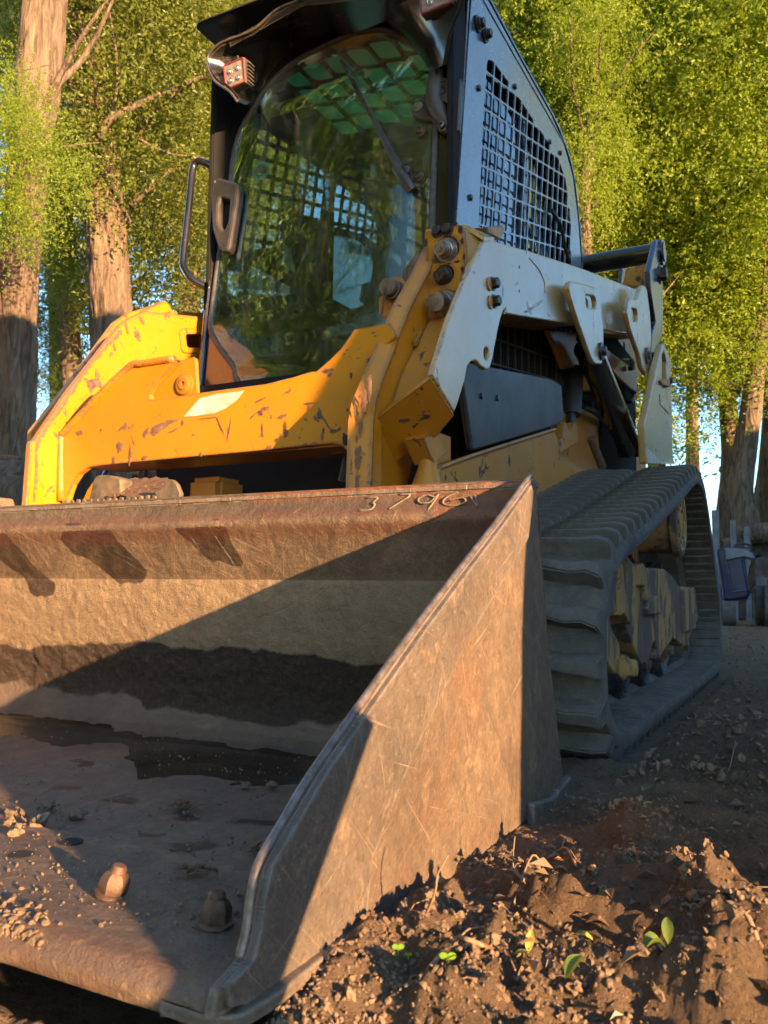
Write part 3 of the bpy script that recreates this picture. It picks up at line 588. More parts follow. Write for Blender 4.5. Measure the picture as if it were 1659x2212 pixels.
# things lying in the bucket
def floorz(x, y): return np.interp(y, [0, .03, .21, .235, .75, .80, .84], [.03, .0515, .054, .042, .041, .05, .085])
def debris(px, py, kind, n, s, label, seed=0):
    global NR
    P = PZ(.046).at((px, py)); P.z = float(floorz(P.x, P.y)); rs = np.random.RandomState(seed + 5); parts = []
    if kind == 'clod':
        V0, F0 = ico(3); V1 = V0 * (1 + (np.array([mnoise.noise(Vector(v) * 1.7 + Vector((seed, 0, 0))) for v in V0]))[:, None] * .8 + (np.array([mnoise.noise(Vector(v) * 6) for v in V0]))[:, None] * .25)
        V1 = V1 * np.array([s * 1.4, s, s * .7]) + np.array([P.x, P.y, P.z + s * .35]); me = npmesh('clod', V1, F0, M['crumb'])
    else:
        for i in range(n):
            a = rs.uniform(0, 6.28); L_ = s * rs.uniform(.5, 1.2); c_ = P + Vector((rs.normal() * s * .3, rs.normal() * s * .2, .002)); d = Vector((math.cos(a), math.sin(a), rs.uniform(0, .25))) * L_
            parts.append(tube(smoothpath([c_ - d * .5, c_ + Vector((0, 0, s * .08)), c_ + d * .5], 3), .0009 + .0006 * rs.rand(), M['rust'], 5))
        me = join('twigs', parts)
        lv = leafquads('lv', np.array([list(P + Vector((rs.normal() * s * .3, rs.normal() * s * .2, .003))) for _ in range(n)]), s * .6, M['leaf_brown'], .6, .5, upbias=.5); me = join('twigs', [me, lv])
    link({'clod': 'soil_clod', 'twigs': 'dry_twigs'}[kind], me, None, label, {'clod': 'clod', 'twigs': 'twigs'}[kind])
debris(165, 1757, 'clod', 1, .008, 'small dark wet clod with a leaf in the bucket at the shadow edge', 1)
debris(395, 1738, 'twigs', 6, .03, 'broken dead leaf stalks lying on the bucket floor in the shade')
debris(530, 1692, 'clod', 1, .006, 'left one of two black crumbs at the edge of the puddle', 3)
debris(588, 1692, 'clod', 1, .006, 'right one of two black crumbs at the edge of the puddle', 4)
debris(415, 1905, 'twigs', 4, .022, 'tiny dark twigs behind the shaded cutting edge bolt', 8)
debris(560, 1835, 'twigs', 5, .02, 'pale dry straw scrap against the inner side plate', 9)
# earth heaped on the cutting edge at the left and fine grit
n = 260; qx = NR.uniform(-10, 100, n); qy = 1980 + NR.uniform(-30, 30, n) + (qx * .30) - 14; pts = [PZ(.053).at((a, b)) for a, b in zip(qx, qy)]
pts = [p for p in pts if p.y > .0]
scatter_lumps('crumbled_soil', np.array([p.x for p in pts]), np.array([p.y for p in pts]), .0008 + .0040 * NR.uniform(0, 1, len(pts)) ** 4, M['crumb'], 2, .35, zf=floorz)
n = 1600; qx = NR.uniform(-20, 700, n); qy = NR.uniform(1560, 2030, n); pts = [PZ(.043).at((a, b)) for a, b in zip(qx, qy)]; pts = [p for p in pts if .02 < p.y < .82 and p.x < .95]
scatter_lumps('grit', np.array([p.x for p in pts]), np.array([p.y for p in pts]), .0007 + .0022 * NR.uniform(0, 1, len(pts)) ** 4, M['crumb'], 1, .2, zf=floorz)
n = 34; qx = NR.uniform(0, 120, n); qy = NR.uniform(1740, 1830, n); pts = [PZ(.043).at((a, b)) for a, b in zip(qx, qy)]
scatter_lumps('mud_flakes', np.array([p.x for p in pts]), np.array([p.y for p in pts]), .002 + .006 * NR.uniform(0, 1, n) ** 2, M['crumb'], 2, .3, (.25, 1.2), zf=floorz)

# ================================================================== COMPACT TRACK LOADER
ld = thing('track_loader', (0, 2.2, 0), 'yellow compact track loader with black cab and rubber tracks behind the rusty bucket', 'loader')
def ln(name, me, lab=None, parent=None, smooth=35, kind=None): return link(name, me, parent if parent is not None else ld, label=lab, smooth=smooth, kind=kind)
# ---- left-hand side of the picture: lift arm
oL = PX(-.5).uvs([zl(115, 1005), zl(135, 740), zl(155, 728), zl(300, 515), zl(530, 222), zl(575, 190), zl(640, 160)])
armL = [(1.045, .40)] + oL + [(1.55, 1.215), (1.75, 1.262), (3.45, 1.72), (3.45, 1.50), (1.9, 1.08), (1.62, 1.075), (1.417, 1.005), (1.168, .747), (1.169, .40)]
slot = roundp(PX(-.5).uvs([zl(818, 262), zl(900, 262), zl(900, 322), zl(825, 322)]), .012)
ln_arm = plate('lift_arm', armL, PX(-.5), -.018, .0, M['yellow_worn'], ld, holes=[slot], bevel=.003)
# raised weld along the fold of the arm
cp = PY(1.16)
fold = cp.uvs([zl(280, 1000), zl(280, 720), zl(295, 700), zl(440, 545), zl(585, 408), zl(640, 396), zl(780, 374)])
link('fold_weld', tube([cp.P(a, .008) for a in smooth2(fold)], .010, M['yellow'], 10), ld, smooth=180)
plate('slot_frame', roundp([(a, b) for a, b in PX(-.5).uvs([zl(790, 235), zl(905, 240), zl(905, 350), zl(800, 345)])], .02), PX(-.5), .0, .004, M['yellow'], ld, holes=[slot], bevel=.002)
def shift(p, dy, dz): return [(a + dy, b + dz) for a, b in p]
oO = PX(-.655).uvs([zl(112, 1005), zl(130, 740), zl(132, 690), zl(300, 480), zl(500, 212), zl(560, 170), zl(630, 148), zl(715, 120), zl(735, 135), zl(760, 165), zl(880, 168)])
plate('lift_arm', [(1.05, .40)] + oO + [(3.5, 1.86), (3.5, 1.60), (2.0, 1.17), (1.6, 1.1), (1.3, .75), (1.25, .40)], PX(-.655), -.012, .012, M['yellow'], ld, bevel=.003)
# flat faces between the two plates
V = []; F = []
inn = [Vector((-.5 - .018, a, b)) for a, b in oL]; out_ = [Vector((-.655 + .01, a, b)) for a, b in PX(-.655).uvs([zl(125, 1005), zl(143, 750), zl(155, 730), zl(310, 520), zl(540, 222), zl(590, 190), zl(650, 162)])]
for a, b in zip(inn, out_): V += [a + Vector((0, .012, -.004)), b + Vector((0, .012, -.004))]
for i in range(len(inn) - 1): F.append((2 * i, 2 * i + 1, 2 * i + 3, 2 * i + 2))
V += [V[-2] + Vector((0, 2.0, .51)), V[-1] + Vector((0, 2.0, .51))]; k = len(V); F.append((k - 4, k - 3, k - 1, k - 2))
ln('arm_cover', facets('arm_cover', V, F, M['yellow'], .008))
tp = Plane((-.6, 0, 0), Y3, Z3)
plate('arm_bracket', PX(-.56).uvs([zl(625, 175), zl(640, 152), zl(715, 118), zl(735, 140), zl(742, 168), zl(700, 178)]), PX(-.56), -.02, .02, M['yellow'], ld, bevel=.004)
# ---- cross member between the arms, with its white worn decal
cp = PY(1.16)
bar = cp.uvs([zl(283, 745), zl(292, 705), zl(420, 575), zl(575, 420), zl(600, 405), zl(650, 396), zl(775, 378), zl(790, 385), zl(690, 492), zl(668, 530)]) ; 
top = cp.uvs([zl(672, 552), zl(700, 552), zl(860, 528), zl(1000, 508), zl(1180, 485), zl(1300, 455), zl(1385, 430)]) + cp.uvs([zd(790, 1090), zd(870, 1020), zd(930, 960), zd(1000, 858), zd(1190, 820), zd(1230, 900)])
low = cp.uvs([(798, 780), (770, 1060), (757, 1060), zl(1545, 780), zl(1515, 757), zl(1480, 748), zl(1400, 755), zl(1100, 785), zl(800, 812), zl(600, 830), zl(450, 845), zl(400, 852), zl(360, 880), zl(330, 925), zl(312, 975), zl(305, 1010), zl(282, 1010)])
plate('cross_member', bar + top + low, cp, -.012, .008, M['yellow'], ld, bevel=.003)
plate('lower_flange', [(-.42, 1.17), (.45, 1.17), (.45, 1.30), (-.42, 1.30)], PZ(.66), -.006, .006, M['yellow'], ld)
g = cp.uv
g = cp.uv
gp = PY(1.34)
gus = gp.uvs([zl(672, 560), zl(668, 530), zl(690, 495), zl(800, 385), zl(862, 365), zl(870, 372), zl(880, 560)])
gh = [gp.uv((a, b)) for a, b in [(405 + 5 * math.cos(i * .785), 830 + 7 * math.sin(i * .785)) for i in range(8)]]
plate('gusset_plate', gus, gp, -.008, .008, M['yellow'], ld, bevel=.002)
c0 = gp.P(gp.uv(zl(827, 487)), .008); link('pivot_boss', lathe([(0, .030), (.006, .030), (.008, .018), (.010, .016), (.0105, .007), (.004, .006)], c0, (0, -1, 0), M['yellow'], 28), ld, smooth=40)
dc = Plane((0, 1.152, 0), X3, Z3)
plate('white_decal', dc.uvs([zl(812, 628), zl(885, 545), zl(960, 527), zl(1080, 512), zl(1050, 552), zl(1000, 590), zl(950, 612), zl(860, 625)]), dc, 0, .0012, M['decal'], ld, bevel=.0003, label='torn white decal on the cross member')
# dark body behind the cross member
M_ = 0
ln('chassis_front', box(-.60, .47, 1.52, 1.60, .12, .95, M['interior'], .01))
ln('front_plate', box(-.12, .42, 1.40, 1.43, .30, .52, M['rust'], .006)); ln('front_rail', box(-.15, .46, 1.36, 1.40, .515, .53, M['black_matt'], .004))
ln('front_housing', box(-.24, -.12, 1.38, 1.5, .3, .64, M['yellow_frame'], .015))
for a in (1048, 1122): P0 = PY(1.30).at(zL(a, 1700)); P1 = PY(1.36).at(zL(a, 1560)); ln('hydraulic_pipe', tube([P0 + Vector((0, -.02, -.08)), P0, P1], .013, M['mudsteel'], 14))
a, b = PY(1.28).at(zL(690, 1800)), PY(1.36).at(zL(800, 1600)); ln('coupler_lever', tube([a + Vector((-.03, -.02, -.08)), a, b], .006, M['black'], 10))
plate('quick_coupler', cp.uvs([zL(510, 1830), zL(545, 1750), zL(600, 1675), zL(705, 1720), zL(670, 1830)]), PY(1.22), 0, .012, M['yellow'], ld)
# ---- right-hand side of the picture: lift arm tower
worn = M['yellow_worn']
iR = PX(.5).uvs([zA(5, 2110), zA(22, 1650), zA(45, 1520), zA(95, 1400), zA(190, 1170), zA(335, 820), zA(480, 560), zA(568, 380)])
inner = [(1.03, .40)] + iR + [(1.45, 1.215), (1.46, .99), (1.40, .98), (1.27, .80), (1.13, .69), (1.125, .40)]
plate('lift_arm', inner, PX(.5), -.006, .026, worn, ld, bevel=.003)
# front strip that carries the worn edge (a bent flat bar)
V = []; F = []
for (a, b), w_ in zip(iR, [.052, .052, .050, .046, .044, .042, .04, .034]): V += [Vector((.494, a - .004, b)), Vector((.494 + w_, a + .010, b))]
for i in range(len(iR) - 1): F.append((2 * i, 2 * i + 1, 2 * i + 3, 2 * i + 2))
V += [Vector((.494, 1.03, .40)), Vector((.546, 1.045, .40))]; k = len(V); F.append((k - 2, k - 1, 1, 0)); ln('edge_bar', facets('edge_bar', V, F, worn, .012))
# channel floor
def at(x, z_, zz=zA): return PX(x).at(zz(*z_))
cf = [Vector((.53, 1.40, 1.03)), Vector((.645, 1.375, 1.0)), Vector((.645, 1.20, .80)), Vector((.53, 1.14, .70)), Vector((.53, 1.22, .83))]
ln('channel_plate', facets('channel_plate', cf, [(0, 1, 2, 3, 4)], M['yellow_frame'], .01))
wl = [Vector((.56, 1.385, 1.02)), Vector((.575, 1.27, .90)), Vector((.545, 1.16, .74)), Vector((.54, 1.13, .70))]
ln('weld_bead', tube([PY(1.38).at(zA(555, 900)), PY(1.27).at(zA(480, 1060))], .007, M['yellow'], 8)); ln('weld_bead', tube([PY(1.265).at(zA(405, 1075)), PY(1.13).at(zA(200, 1560))], .007, M['yellow'], 8))
# coupler panel
pp = PY(1.375); pan = [pp.uv(zA(*q)) for q in [(560, 240), (600, 235), (785, 180), (845, 212), (855, 400), (848, 560), (800, 720), (735, 868), (575, 895), (545, 720), (575, 380), (560, 300)]]
holes = []; cps = [((720, 372), 82, (655, 358), .0), ((703, 560), 62, (645, 553), 0), ((715, 765), 88, (630, 748), 0)]
for (cx, cy), rr, _, _ in cps:
    c_ = pp.uv(zA(cx, cy)); r_ = rr * .5426 * .54 / FPX * 2.03 * 1.25; holes.append([(c_[0] + r_ * math.cos(i * .3927), c_[1] + r_ * math.sin(i * .3927)) for i in range(16)])
plate('coupler_panel', roundp(pan, .004), pp, -.008, .008, worn, ld, holes=holes, bevel=.002)
for i, ((cx, cy), rr, (tx, ty), _) in enumerate(cps):
    r_ = rr * .5426 * .54 / FPX * 2.03 * 1.25; A = pp.at(zA(cx, cy)); B = PY(1.375 - (.055, .048, .062)[i]).at(zA(tx, ty)); ax = (B - A); Ln = ax.length; big = i != 1
    prof_ = [(-.03, r_ * .96), (.0, r_ * .96), (.004, r_ * .90), (.010, r_ * .88), (.0101, r_ * .74), (.018, r_ * .74), (.0181, r_ * .62), (.024, r_ * .66), (.026, r_ * .60), (.034, r_ * .60), (.0341, r_ * .52), (Ln * .8, r_ * .52)]
    prof_ = [(d * Ln / .06, r) for d, r in prof_]
    if i == 2: prof_ = [(d, r) for d, r in prof_ if d < Ln * .5] + [(Ln * .55, r_ * .66), (Ln * .8, r_ * .66), (Ln, r_ * .62), (Ln * 1.001, r_ * .5), (Ln * .97, r_ * .48), (Ln * .97, r_ * .22), (Ln * .99, r_ * .2)]
    else: prof_ += [(Ln, r_ * .48), (Ln * 1.001, r_ * .36), (Ln * .96, r_ * .34), (Ln * .96, r_ * .2), (Ln, r_ * .16)]
    ln('hydraulic_coupler', lathe(prof_, A, ax, M['steel'] if i != 1 else M['steel_dark'], 36), ('upper', 'small middle', 'lower')[i] + ' hydraulic quick coupler')
for q in ((655, 243), (728, 230)): ln('panel_bolt', hexbolt(pp.P(pp.uv(zA(*q)), .008), (0, -1, 0), .0125, M['steel_dark'], .014))
# capped coupler with its chain, left of the panel
A = PY(1.42).at(zA(350, 690)); B = PY(1.36).at(zA(268, 635)); ax = B - A; Ln = ax.length; r_ = .026
ln('capped_coupler', lathe([(0, .028), (Ln * .3, .028), (Ln * .31, .024), (Ln * .5, .024), (Ln * .52, .027), (Ln * .62, .027), (Ln * .64, .023), (Ln * .95, .023), (Ln, .020)], A, ax, M['mudsteel'], 32))
tb = PY(1.44); plate('coupler_block', roundp(tb.uvs([zA(345, 590), (zA(400, 590)), zA(460, 640), zA(470, 900), zA(290, 900), zA(245, 870), zA(245, 740), zA(330, 700)]), .008), tb, -.05, .03, M['yellow_frame'], ld, bevel=.006)
for i in range(12):
    P = PY(1.355).at(zA(262 - i * 2.4, 650 + i * 17)); u_ = Vector((.003, 0, 0)) if i % 2 else Vector((0, .003, 0))
    ln('chain_link', tube([P + u_ * math.cos(k * 1.047) + Vector((0, 0, .0062)) * math.sin(k * 1.047) for k in range(6)], .0011, M['bolt_rust'], 5, closed=True))
tb = PY(1.47); rh = [tb.uv(zA(455 + 27 * math.cos(k * .5236), 540 + 38 * math.sin(k * .5236))) for k in range(12)]
plate('lifting_eye', roundp(tb.uvs([zA(545, 360), zA(450, 470), zA(400, 520), zA(393, 570), zA(410, 605), zA(440, 612), zA(480, 590), zA(560, 480)]), .008), tb, -.008, .012, M['mudsteel'], ld, holes=[rh], bevel=.003)
ln('pin', lathe([(0, .018), (.01, .018), (.012, .016)], tb.at(zA(455, 540)) + Vector((0, .004, 0)), (0, -1, 0), M['steel'], 20))
# tan bracket on top of the arm
plate('top_bracket', PX(.585).uvs([zA(880, 215), zA(1078, 195), zA(1090, 230), zA(1060, 300), zA(985, 260)]), PX(.585), -.02, .02, M['yellow_frame'], ld, bevel=.003); ln('bracket_bolt', hexbolt(PX(.606).at(zA(992, 232)), (1, 0, 0), .010, M['bolt_rust']))
ln('arm_cap', facets('arm_cap', [Vector((.5, 1.40, 1.232)), PY(1.395).at(zA(845, 212)), at(.655, (985, 300)), at(.655, (1060, 305)), Vector((.5, 1.58, 1.28))], [(0, 1, 2, 3, 4)], M['yellow_arm'], .01))
ln('arm_side', facets('arm_side', [PY(1.395).at(zA(845, 212)), at(.65, (1000, 300)), at(.65, (850, 560)), PY(1.395).at(zA(858, 500))], [(0, 1, 2, 3)], M['yellow_arm'], .008))
# outer plate with the long beam
xo = .66; po = PX(xo)
ou = po.uvs([zA(985, 300), zA(935, 400), zA(852, 572), zA(735, 860), zA(605, 1290), zA(770, 1565), zA(790, 1520), zA(845, 1340), zA(865, 1240), zA(895, 1190), zA(930, 1185), zA(965, 1225), zA(1000, 1252), zA(1030, 1245), zA(1048, 1190),
             zA(1092, 960), zA(1110, 880), zA(1130, 820), zA(1150, 800)])
beam = po.uvs([zB(230, 655), zB(500, 700), zB(760, 738), zB(930, 770), zB(1180, 800), zB(1300, 800)]) + [(3.72, 1.58), (3.72, 1.86)] + po.uvs([zB(1180, 470), zB(800, 322), zB(400, 190), zB(120, 112), zB(85, 112)])
hl = roundp(po.uvs([zA(998, 1085), zA(1020, 1100), zA(1026, 1150), zA(1010, 1188), zA(990, 1165), zA(986, 1115)]), .01)
plate('lift_arm', roundp(ou[:9], .004) + ou[9:] + beam, po, -.013, 0, M['yellow_arm'], ld, holes=[hl], bevel=.004)
# the lower closing face
def planept(q, A_, B_, C_):
    n_ = (B_ - A_).cross(C_ - A_); d_ = ray(*q); return CC + d_ * ((A_ - CC).dot(n_) / d_.dot(n_))
W0 = Vector((.528, 1.118, .702)); W1 = Vector((xo - .006, *po.uv(zA(605, 1290)))); W2 = Vector((xo - .003, *po.uv(zA(768, 1565)))); W3 = planept(zA(312, 1915), W0, W1, W2); W0 = planept(zA(163, 1612), W1, W2, W3)
ln('arm_closing_plate', facets('arm_closing_plate', [W0, W1, W2, planept(zA(640, 1710), W0, W1, W2), W3], [(0, 1, 2, 3, 4)], M['yellow'], .010))
DN = Vector((0, 0, -1)); lw_ = lambda q: planept(q, W0, W3, W0 + DN)
ln('weld_bead', tube([lw_(zA(150, 1640)), lw_(zA(215, 1745)), lw_(zA(290, 1900)), lw_(zA(318, 1915))], .006, M['yellow'], 8))
ln('inner_lower_plate', facets('ilp', [lw_(zA(160, 1618)), lw_(zA(312, 1915)), lw_(zA(465, 1810)), lw_(zA(395, 2090)), lw_(zA(380, 2300)), lw_(zA(160, 2300))], [(0, 1, 2, 3, 4, 5)], M['yellow'], .01))
# under side of the beam and far wall
ln('beam_underside', facets('bu', [Vector((xo - .01, *po.uv(zB(200, 640)))), Vector((xo - .01, *po.uv(zB(760, 735)))), Vector((xo - .15, *po.uv(zB(760, 735)))), Vector((xo - .15, *po.uv(zB(200, 640))))], [(0, 1, 2, 3)], M['yellow_frame'], .01))
ln('beam_underside', facets('bu', [Vector((xo - .01, *po.uv(zB(930, 770)))), Vector((xo - .01, 3.6, 1.56)), Vector((xo - .15, 3.6, 1.56)), Vector((xo - .15, *po.uv(zB(930, 770))))], [(0, 1, 2, 3)], M['yellow_frame'], .01))
ln('beam_inner_plate', plate_mesh('bip', [(1.58, 1.10), (3.6, 1.56), (3.6, 1.82), (1.5, 1.24)], PX(.52), -.01, 0, M['yellow_frame']))
ln('beam_top', facets('bt', [Vector((xo - .01, *po.uv(zB(90, 120)))), Vector((xo - .01, *po.uv(zB(1170, 475)))), Vector((.52, po.uv(zB(1170, 475))[0], po.uv(zB(1170, 475))[1])), Vector((.52, *po.uv(zB(90, 120))))], [(0, 1, 2, 3)], M['yellow_frame'], .01))
for q in ((1050, 617), (1060, 748)): ln('arm_bolt', hexbolt(po.P(po.uv(zA(*q)), 0), (1, -.1, 0), .0135, M['steel_dark'], .016)) ; 
for q in ((1022, 620), (1030, 755)): ln('bolt_pad', lathe([(0, .017), (.004, .017), (.005, .014)], po.P(po.uv(zA(*q)), -.001), (1, 0, 0), M['yellow'], 20))
for q in ((1248, 495), (1247, 670)): ln('arm_hole', lathe([(0, .0045), (.0006, .0045)], po.P(po.uv(zA(*q)), 0), (1, 0, 0), M['interior'], 12))
ln('weld_bead', tube([po.P(a, .001) for a in po.uvs([zB(372, 640), zB(420, 610), zB(492, 560)])], .0035, M['yellow_arm'], 6)); ln('weld_bead', tube([po.P(a, .0) for a in smooth2(po.uvs([zB(400, 245), zB(470, 330), zB(510, 420), zB(512, 500)]))], .0022, M['yellow_arm'], 6))
# hanger plate with slot
ph = PX(.70); sl_ = roundp(ph.uvs([zB(855, 540), zB(885, 530), zB(896, 560), zB(894, 620), zB(862, 612)]), .012)
slA = roundp(ph.uvs([zB(815, 515), zB(880, 525), zB(895, 560), zB(893, 615), zB(865, 615), zB(820, 600)]), .014)
plate('cylinder_hanger', roundp(ph.uvs([zB(705, 410), zB(800, 430), zB(905, 465), zB(925, 560), zB(948, 780), zB(950, 960), zB(938, 1028), zB(885, 1028), zB(860, 990), zB(770, 735), zB(712, 560), zB(688, 450)]), .02), ph, -.018, 0, M['yellow_arm'], ld, holes=[slA], bevel=.006)
link('slot_back', plate_mesh('sb', [(a * 1, b) for a, b in slA], PX(.672), -.002, 0, M['yellow_frame'], bevel=.0005), ld)
ln('pivot_pin', lathe([(0, .032), (.008, .032), (.010, .026), (.010, .018), (.020, .017), (.022, .014)], ph.at(zB(925, 932)), (1, 0, 0), M['steel_dark'], 28))
ph2 = PX(.72); slB = roundp(ph2.uvs([zB(1152, 612), zB(1192, 620), zB(1202, 660), zB(1198, 712), zB(1160, 710)]), .012)
plate('rear_hanger', roundp(ph2.uvs([zB(1135, 540), zB(1195, 550), zB(1235, 440), zB(1265, 455), zB(1290, 640), zB(1302, 820), zB(1285, 1090), zB(1268, 1108), zB(1235, 1060), zB(1215, 960), zB(1150, 780), zB(1118, 640)]), .02), ph2, -.020, 0, M['yellow_arm'], ld, holes=[slB], bevel=.006)
link('slot_back', plate_mesh('sb', slB, PX(.690), -.002, 0, M['yellow_frame'], bevel=.0005), ld)
ln('pivot_pin', lathe([(0, .036), (.008, .036), (.010, .028), (.010, .018), (.020, .017)], ph2.at(zB(1262, 965)), (1, 0, 0), M['bolt_rust'], 28))
# inner bracket (dark hollow) and red cylinder lock
pb = PX(.57); plate('inner_hanger', pb.uvs([zB(540, 770), zB(800, 800), zB(860, 950), zB(880, 1040), zB(660, 1060), zB(620, 960)]), pb, -.02, 0, M['yellow_frame'], ld, bevel=.004)
pr = PX(.60); plate('lock_bar', pr.uvs([zB(950, 895), zB(1195, 1080), zB(1195, 1240), zB(1140, 1200), zB(945, 1010)]), pr, -.03, 0, M['red'], ld, bevel=.006, label='red lift arm lock bar')
ln('lock_pin', tube([pr.P(pr.uv(zB(1075, 990)), .01), pr.P(pr.uv(zB(1125, 992)), .012), pr.P(pr.uv(zB(1135, 1040)), .012)], .004, M['steel'], 8)); ln('lock_knob', lathe([(0, .010), (.02, .011), (.024, .008)], pr.P(pr.uv(zB(1120, 1060)), .005), (1, 0, 0), M['bolt_rust'], 16))
pi_ = PX(.50); plate('arm_inner_web', pi_.uvs([zB(930, 760), zB(1200, 800), zB(1260, 1050), zB(1200, 1130), zB(950, 900)]), pi_, -.02, 0, M['yellow_frame'], ld); ln('web_rib', box(.50, .60, 2.93, 2.95, 1.15, 1.5, M['yellow_frame'], .004))
for q, rr in (((1100, 900), .028), ((1110, 1005), .02)): ln('web_hole', lathe([(0, rr), (.001, rr)], pi_.at(zB(*q)), (1, 0, 0), M['interior'], 20))
# lift cylinder
A, B = PX(.64).at(zB(870, 1000)), PX(.64).at(zB(1140, 1640)); ln('lift_cylinder', tube([A + (A - B) * .12, A, B], .052, M['black'], 28)); ln('cylinder_rod', tube([A + (A - B) * .22, A], .026, M['chrome'], 20))
ln('cylinder_foot', lathe([(-.05, .045), (.05, .045)], B, (1, 0, 0), M['black_matt'], 24)); ln('cylinder_tag', box(B.x + .04, B.x + .055, B.y - .04, B.y + .02, B.z + .0, B.z + .03, M['mudsteel'], .002))
ln('tilt_cylinder', tube([PX(.56).at(zB(735, 1060)), PX(.56).at(zB(715, 1400))], .034, M['black_matt'], 22)); ln('cylinder_rod', tube([PX(.56).at(zB(712, 1380)), PX(.56).at(zB(705, 1500))], .018, M['steel_dark'], 18))
plate('rod_clevis', roundp(PX(.58).uvs([zB(655, 1460), zB(680, 1455), zB(690, 1520), zB(720, 1500), zB(735, 1450), zB(758, 1480), zB(755, 1610), zB(625, 1690), zB(615, 1590), zB(650, 1570)]), .01), PX(.58), -.03, .0, M['yellow_frame'], ld, bevel=.005)
# rear tower
pt = PX(.76); plate('rear_tower', roundp(pt.uvs([zB(1385, 872), zB(1400, 880), zB(1447, 1000), zB(1458, 1760), zB(1265, 1760), zB(1250, 1480), zB(1335, 1070)]), .015), pt, -.03, 0, M['yellow_arm'], ld, bevel=.005,
      holes=[roundp(pt.uvs([zB(1378, 960), zB(1395, 930), zB(1412, 1000), zB(1418, 1190), zB(1380, 1200)]), .008)])
ln('tower_slot_back', plate_mesh('tsb', [(a, b) for a, b in pt.uvs([zB(1370, 930), zB(1430, 930), zB(1430, 1210), zB(1370, 1210)])], PX(.725), -.005, 0, M['interior']))
plate('tower_catch', roundp(pt.uvs([zB(1352, 1150), zB(1375, 1130), zB(1425, 1150), zB(1435, 1165), zB(1420, 1195), zB(1360, 1180)]), .006), pt, 0, .012, M['yellow_frame'], ld, bevel=.003)
ln('tower_bolt', hexbolt(pt.P(pt.uv(zB(1422, 1150)), .01), (1, 0, 0), .014, M['steel_dark']))
for pts_ in ([(1360, 1248), (1362, 1320), (1428, 1392)],): ln('decal_edge', tube([pt.P(a, .001) for a in pt.uvs([zB(*q) for q in pts_])], .0022, M['black_matt'], 6))
plate('tower_decal', pt.uvs([zB(1258, 1630), zB(1385, 1755), zB(1268, 1755)]), pt, 0, .001, M['decal'], ld, bevel=.0003, label='pale torn decal at the foot of the rear tower')
# black upper link and cross tube
pk = PX(.70); plate('upper_link', roundp(pk.uvs([zB(1345, 105), zB(1362, 108), zB(1392, 200), zB(1385, 420), zB(1388, 780), zB(1362, 862), zB(1325, 1010), zB(1292, 1040), zB(1310, 800), zB(1335, 720), zB(1300, 500), zB(1292, 340), zB(1330, 180)]), .012), pk, -.03, .0, M['black'], ld, bevel=.006)
A = pk.at(zB(1372, 200)); ln('cross_tube', lathe([(-1.45, .052), (.02, .052), (.021, .045), (.012, .043)], A, (1, 0, 0), M['black'], 28)); ln('tube_flange', lathe([(0, .068), (.012, .068), (.014, .05), (.02, .05)], A, (1, 0, 0), M['black'], 28))
ln('link_bolt', hexbolt(pk.at(zB(1362, 365)), (1, 0, 0), .035, M['steel_dark'], .03))
pk2 = PX(.46); plate('upper_link', roundp(pk2.uvs([zB(1100, 180), zB(1122, 150), zB(1140, 185), zB(1125, 320), zB(1110, 430), zB(1078, 430), zB(1085, 380)]), .01), pk2, -.02, .0, M['black'], ld, bevel=.004)
pk3 = PY(3.72); plate('tower_box', pk3.uvs([zB(1110, 330), zB(1300, 268), zB(1270, 470), zB(1090, 440)]), pk3, -.1, 0, M['yellow_frame'], ld, bevel=.004)
# body below the beam
pc = PX(.60); plate('engine_side_cover', roundp(pc.uvs([zA(830, 1310), zA(880, 1200), zB(560, 1130), zB(640, 1180), zB(655, 1440), zB(600, 1480), zA(920, 1845), zA(905, 1830)]), .01), pc, -.02, 0, M['cover'], ld, bevel=.006)
for q in ((967, 1445), (1085, 1460)): ln('cover_bolt', lathe([(0, .009), (.005, .008)], pc.P(pc.uv(zA(*q))), (1, 0, 0), M['steel_dark'], 14))
ln('body_wall', box(-.52, .52, 1.60, 3.55, .10, .93, M['interior'], .01)); ln('rear_body', box(-.55, .55, 3.1, 3.95, .35, 1.55, M['interior'], .03))
# louvred screen below the cab: separate bars
pg = PX(.50); g0 = pg.uv(zA(880, 1180)); 
for k in range(44):
    y_ = 1.52 + k * .024; zt_ = 1.06 + (y_ - 1.52) * .22; link('screen_bar', box(.495, .507, y_, y_ + .010, .86 + (y_ - 1.52) * .1, zt_ + .06, M['interior'] if k % 3 else M['black_matt'], 0), ld)
for dz in (0.02, .1): ln('screen_rail', tube([Vector((.51, 1.5, .93 + dz)), Vector((.51, 2.6, 1.10 + dz))], .004, M['plastic'], 8))
pf = PX(.60); plate('frame_side', pf.uvs([zA(665, 1970), zA(720, 1948), zB(0, 1695), zB(590, 1505), zB(618, 1600), zB(625, 1700), zB(800, 1790), zB(960, 1820), zB(960, 2400), zB(0, 2400), zA(660, 2400)]), pf, -.03, 0, M['yellow_frame'], ld, bevel=.006)
ln('frame_lip', tube([pf.P(a, .0) for a in pf.uvs([zA(668, 1975), zA(725, 1950), zB(0, 1695), zB(590, 1507)])], .006, M['yellow_frame'], 8))
pf2 = PX(.54); plate('rear_frame_side', pf2.uvs([zB(600, 1400), zB(760, 1330), zB(960, 1450), zB(1260, 1700), zB(1260, 2000), zB(600, 2000)]), pf2, -.03, 0, M['yellow_frame'], ld)
ln('track_guide_strut', tube([PX(.60).at(zB(855, 1570)), PX(.62).at(zB(940, 1790))], .016, M['rust'], 10))
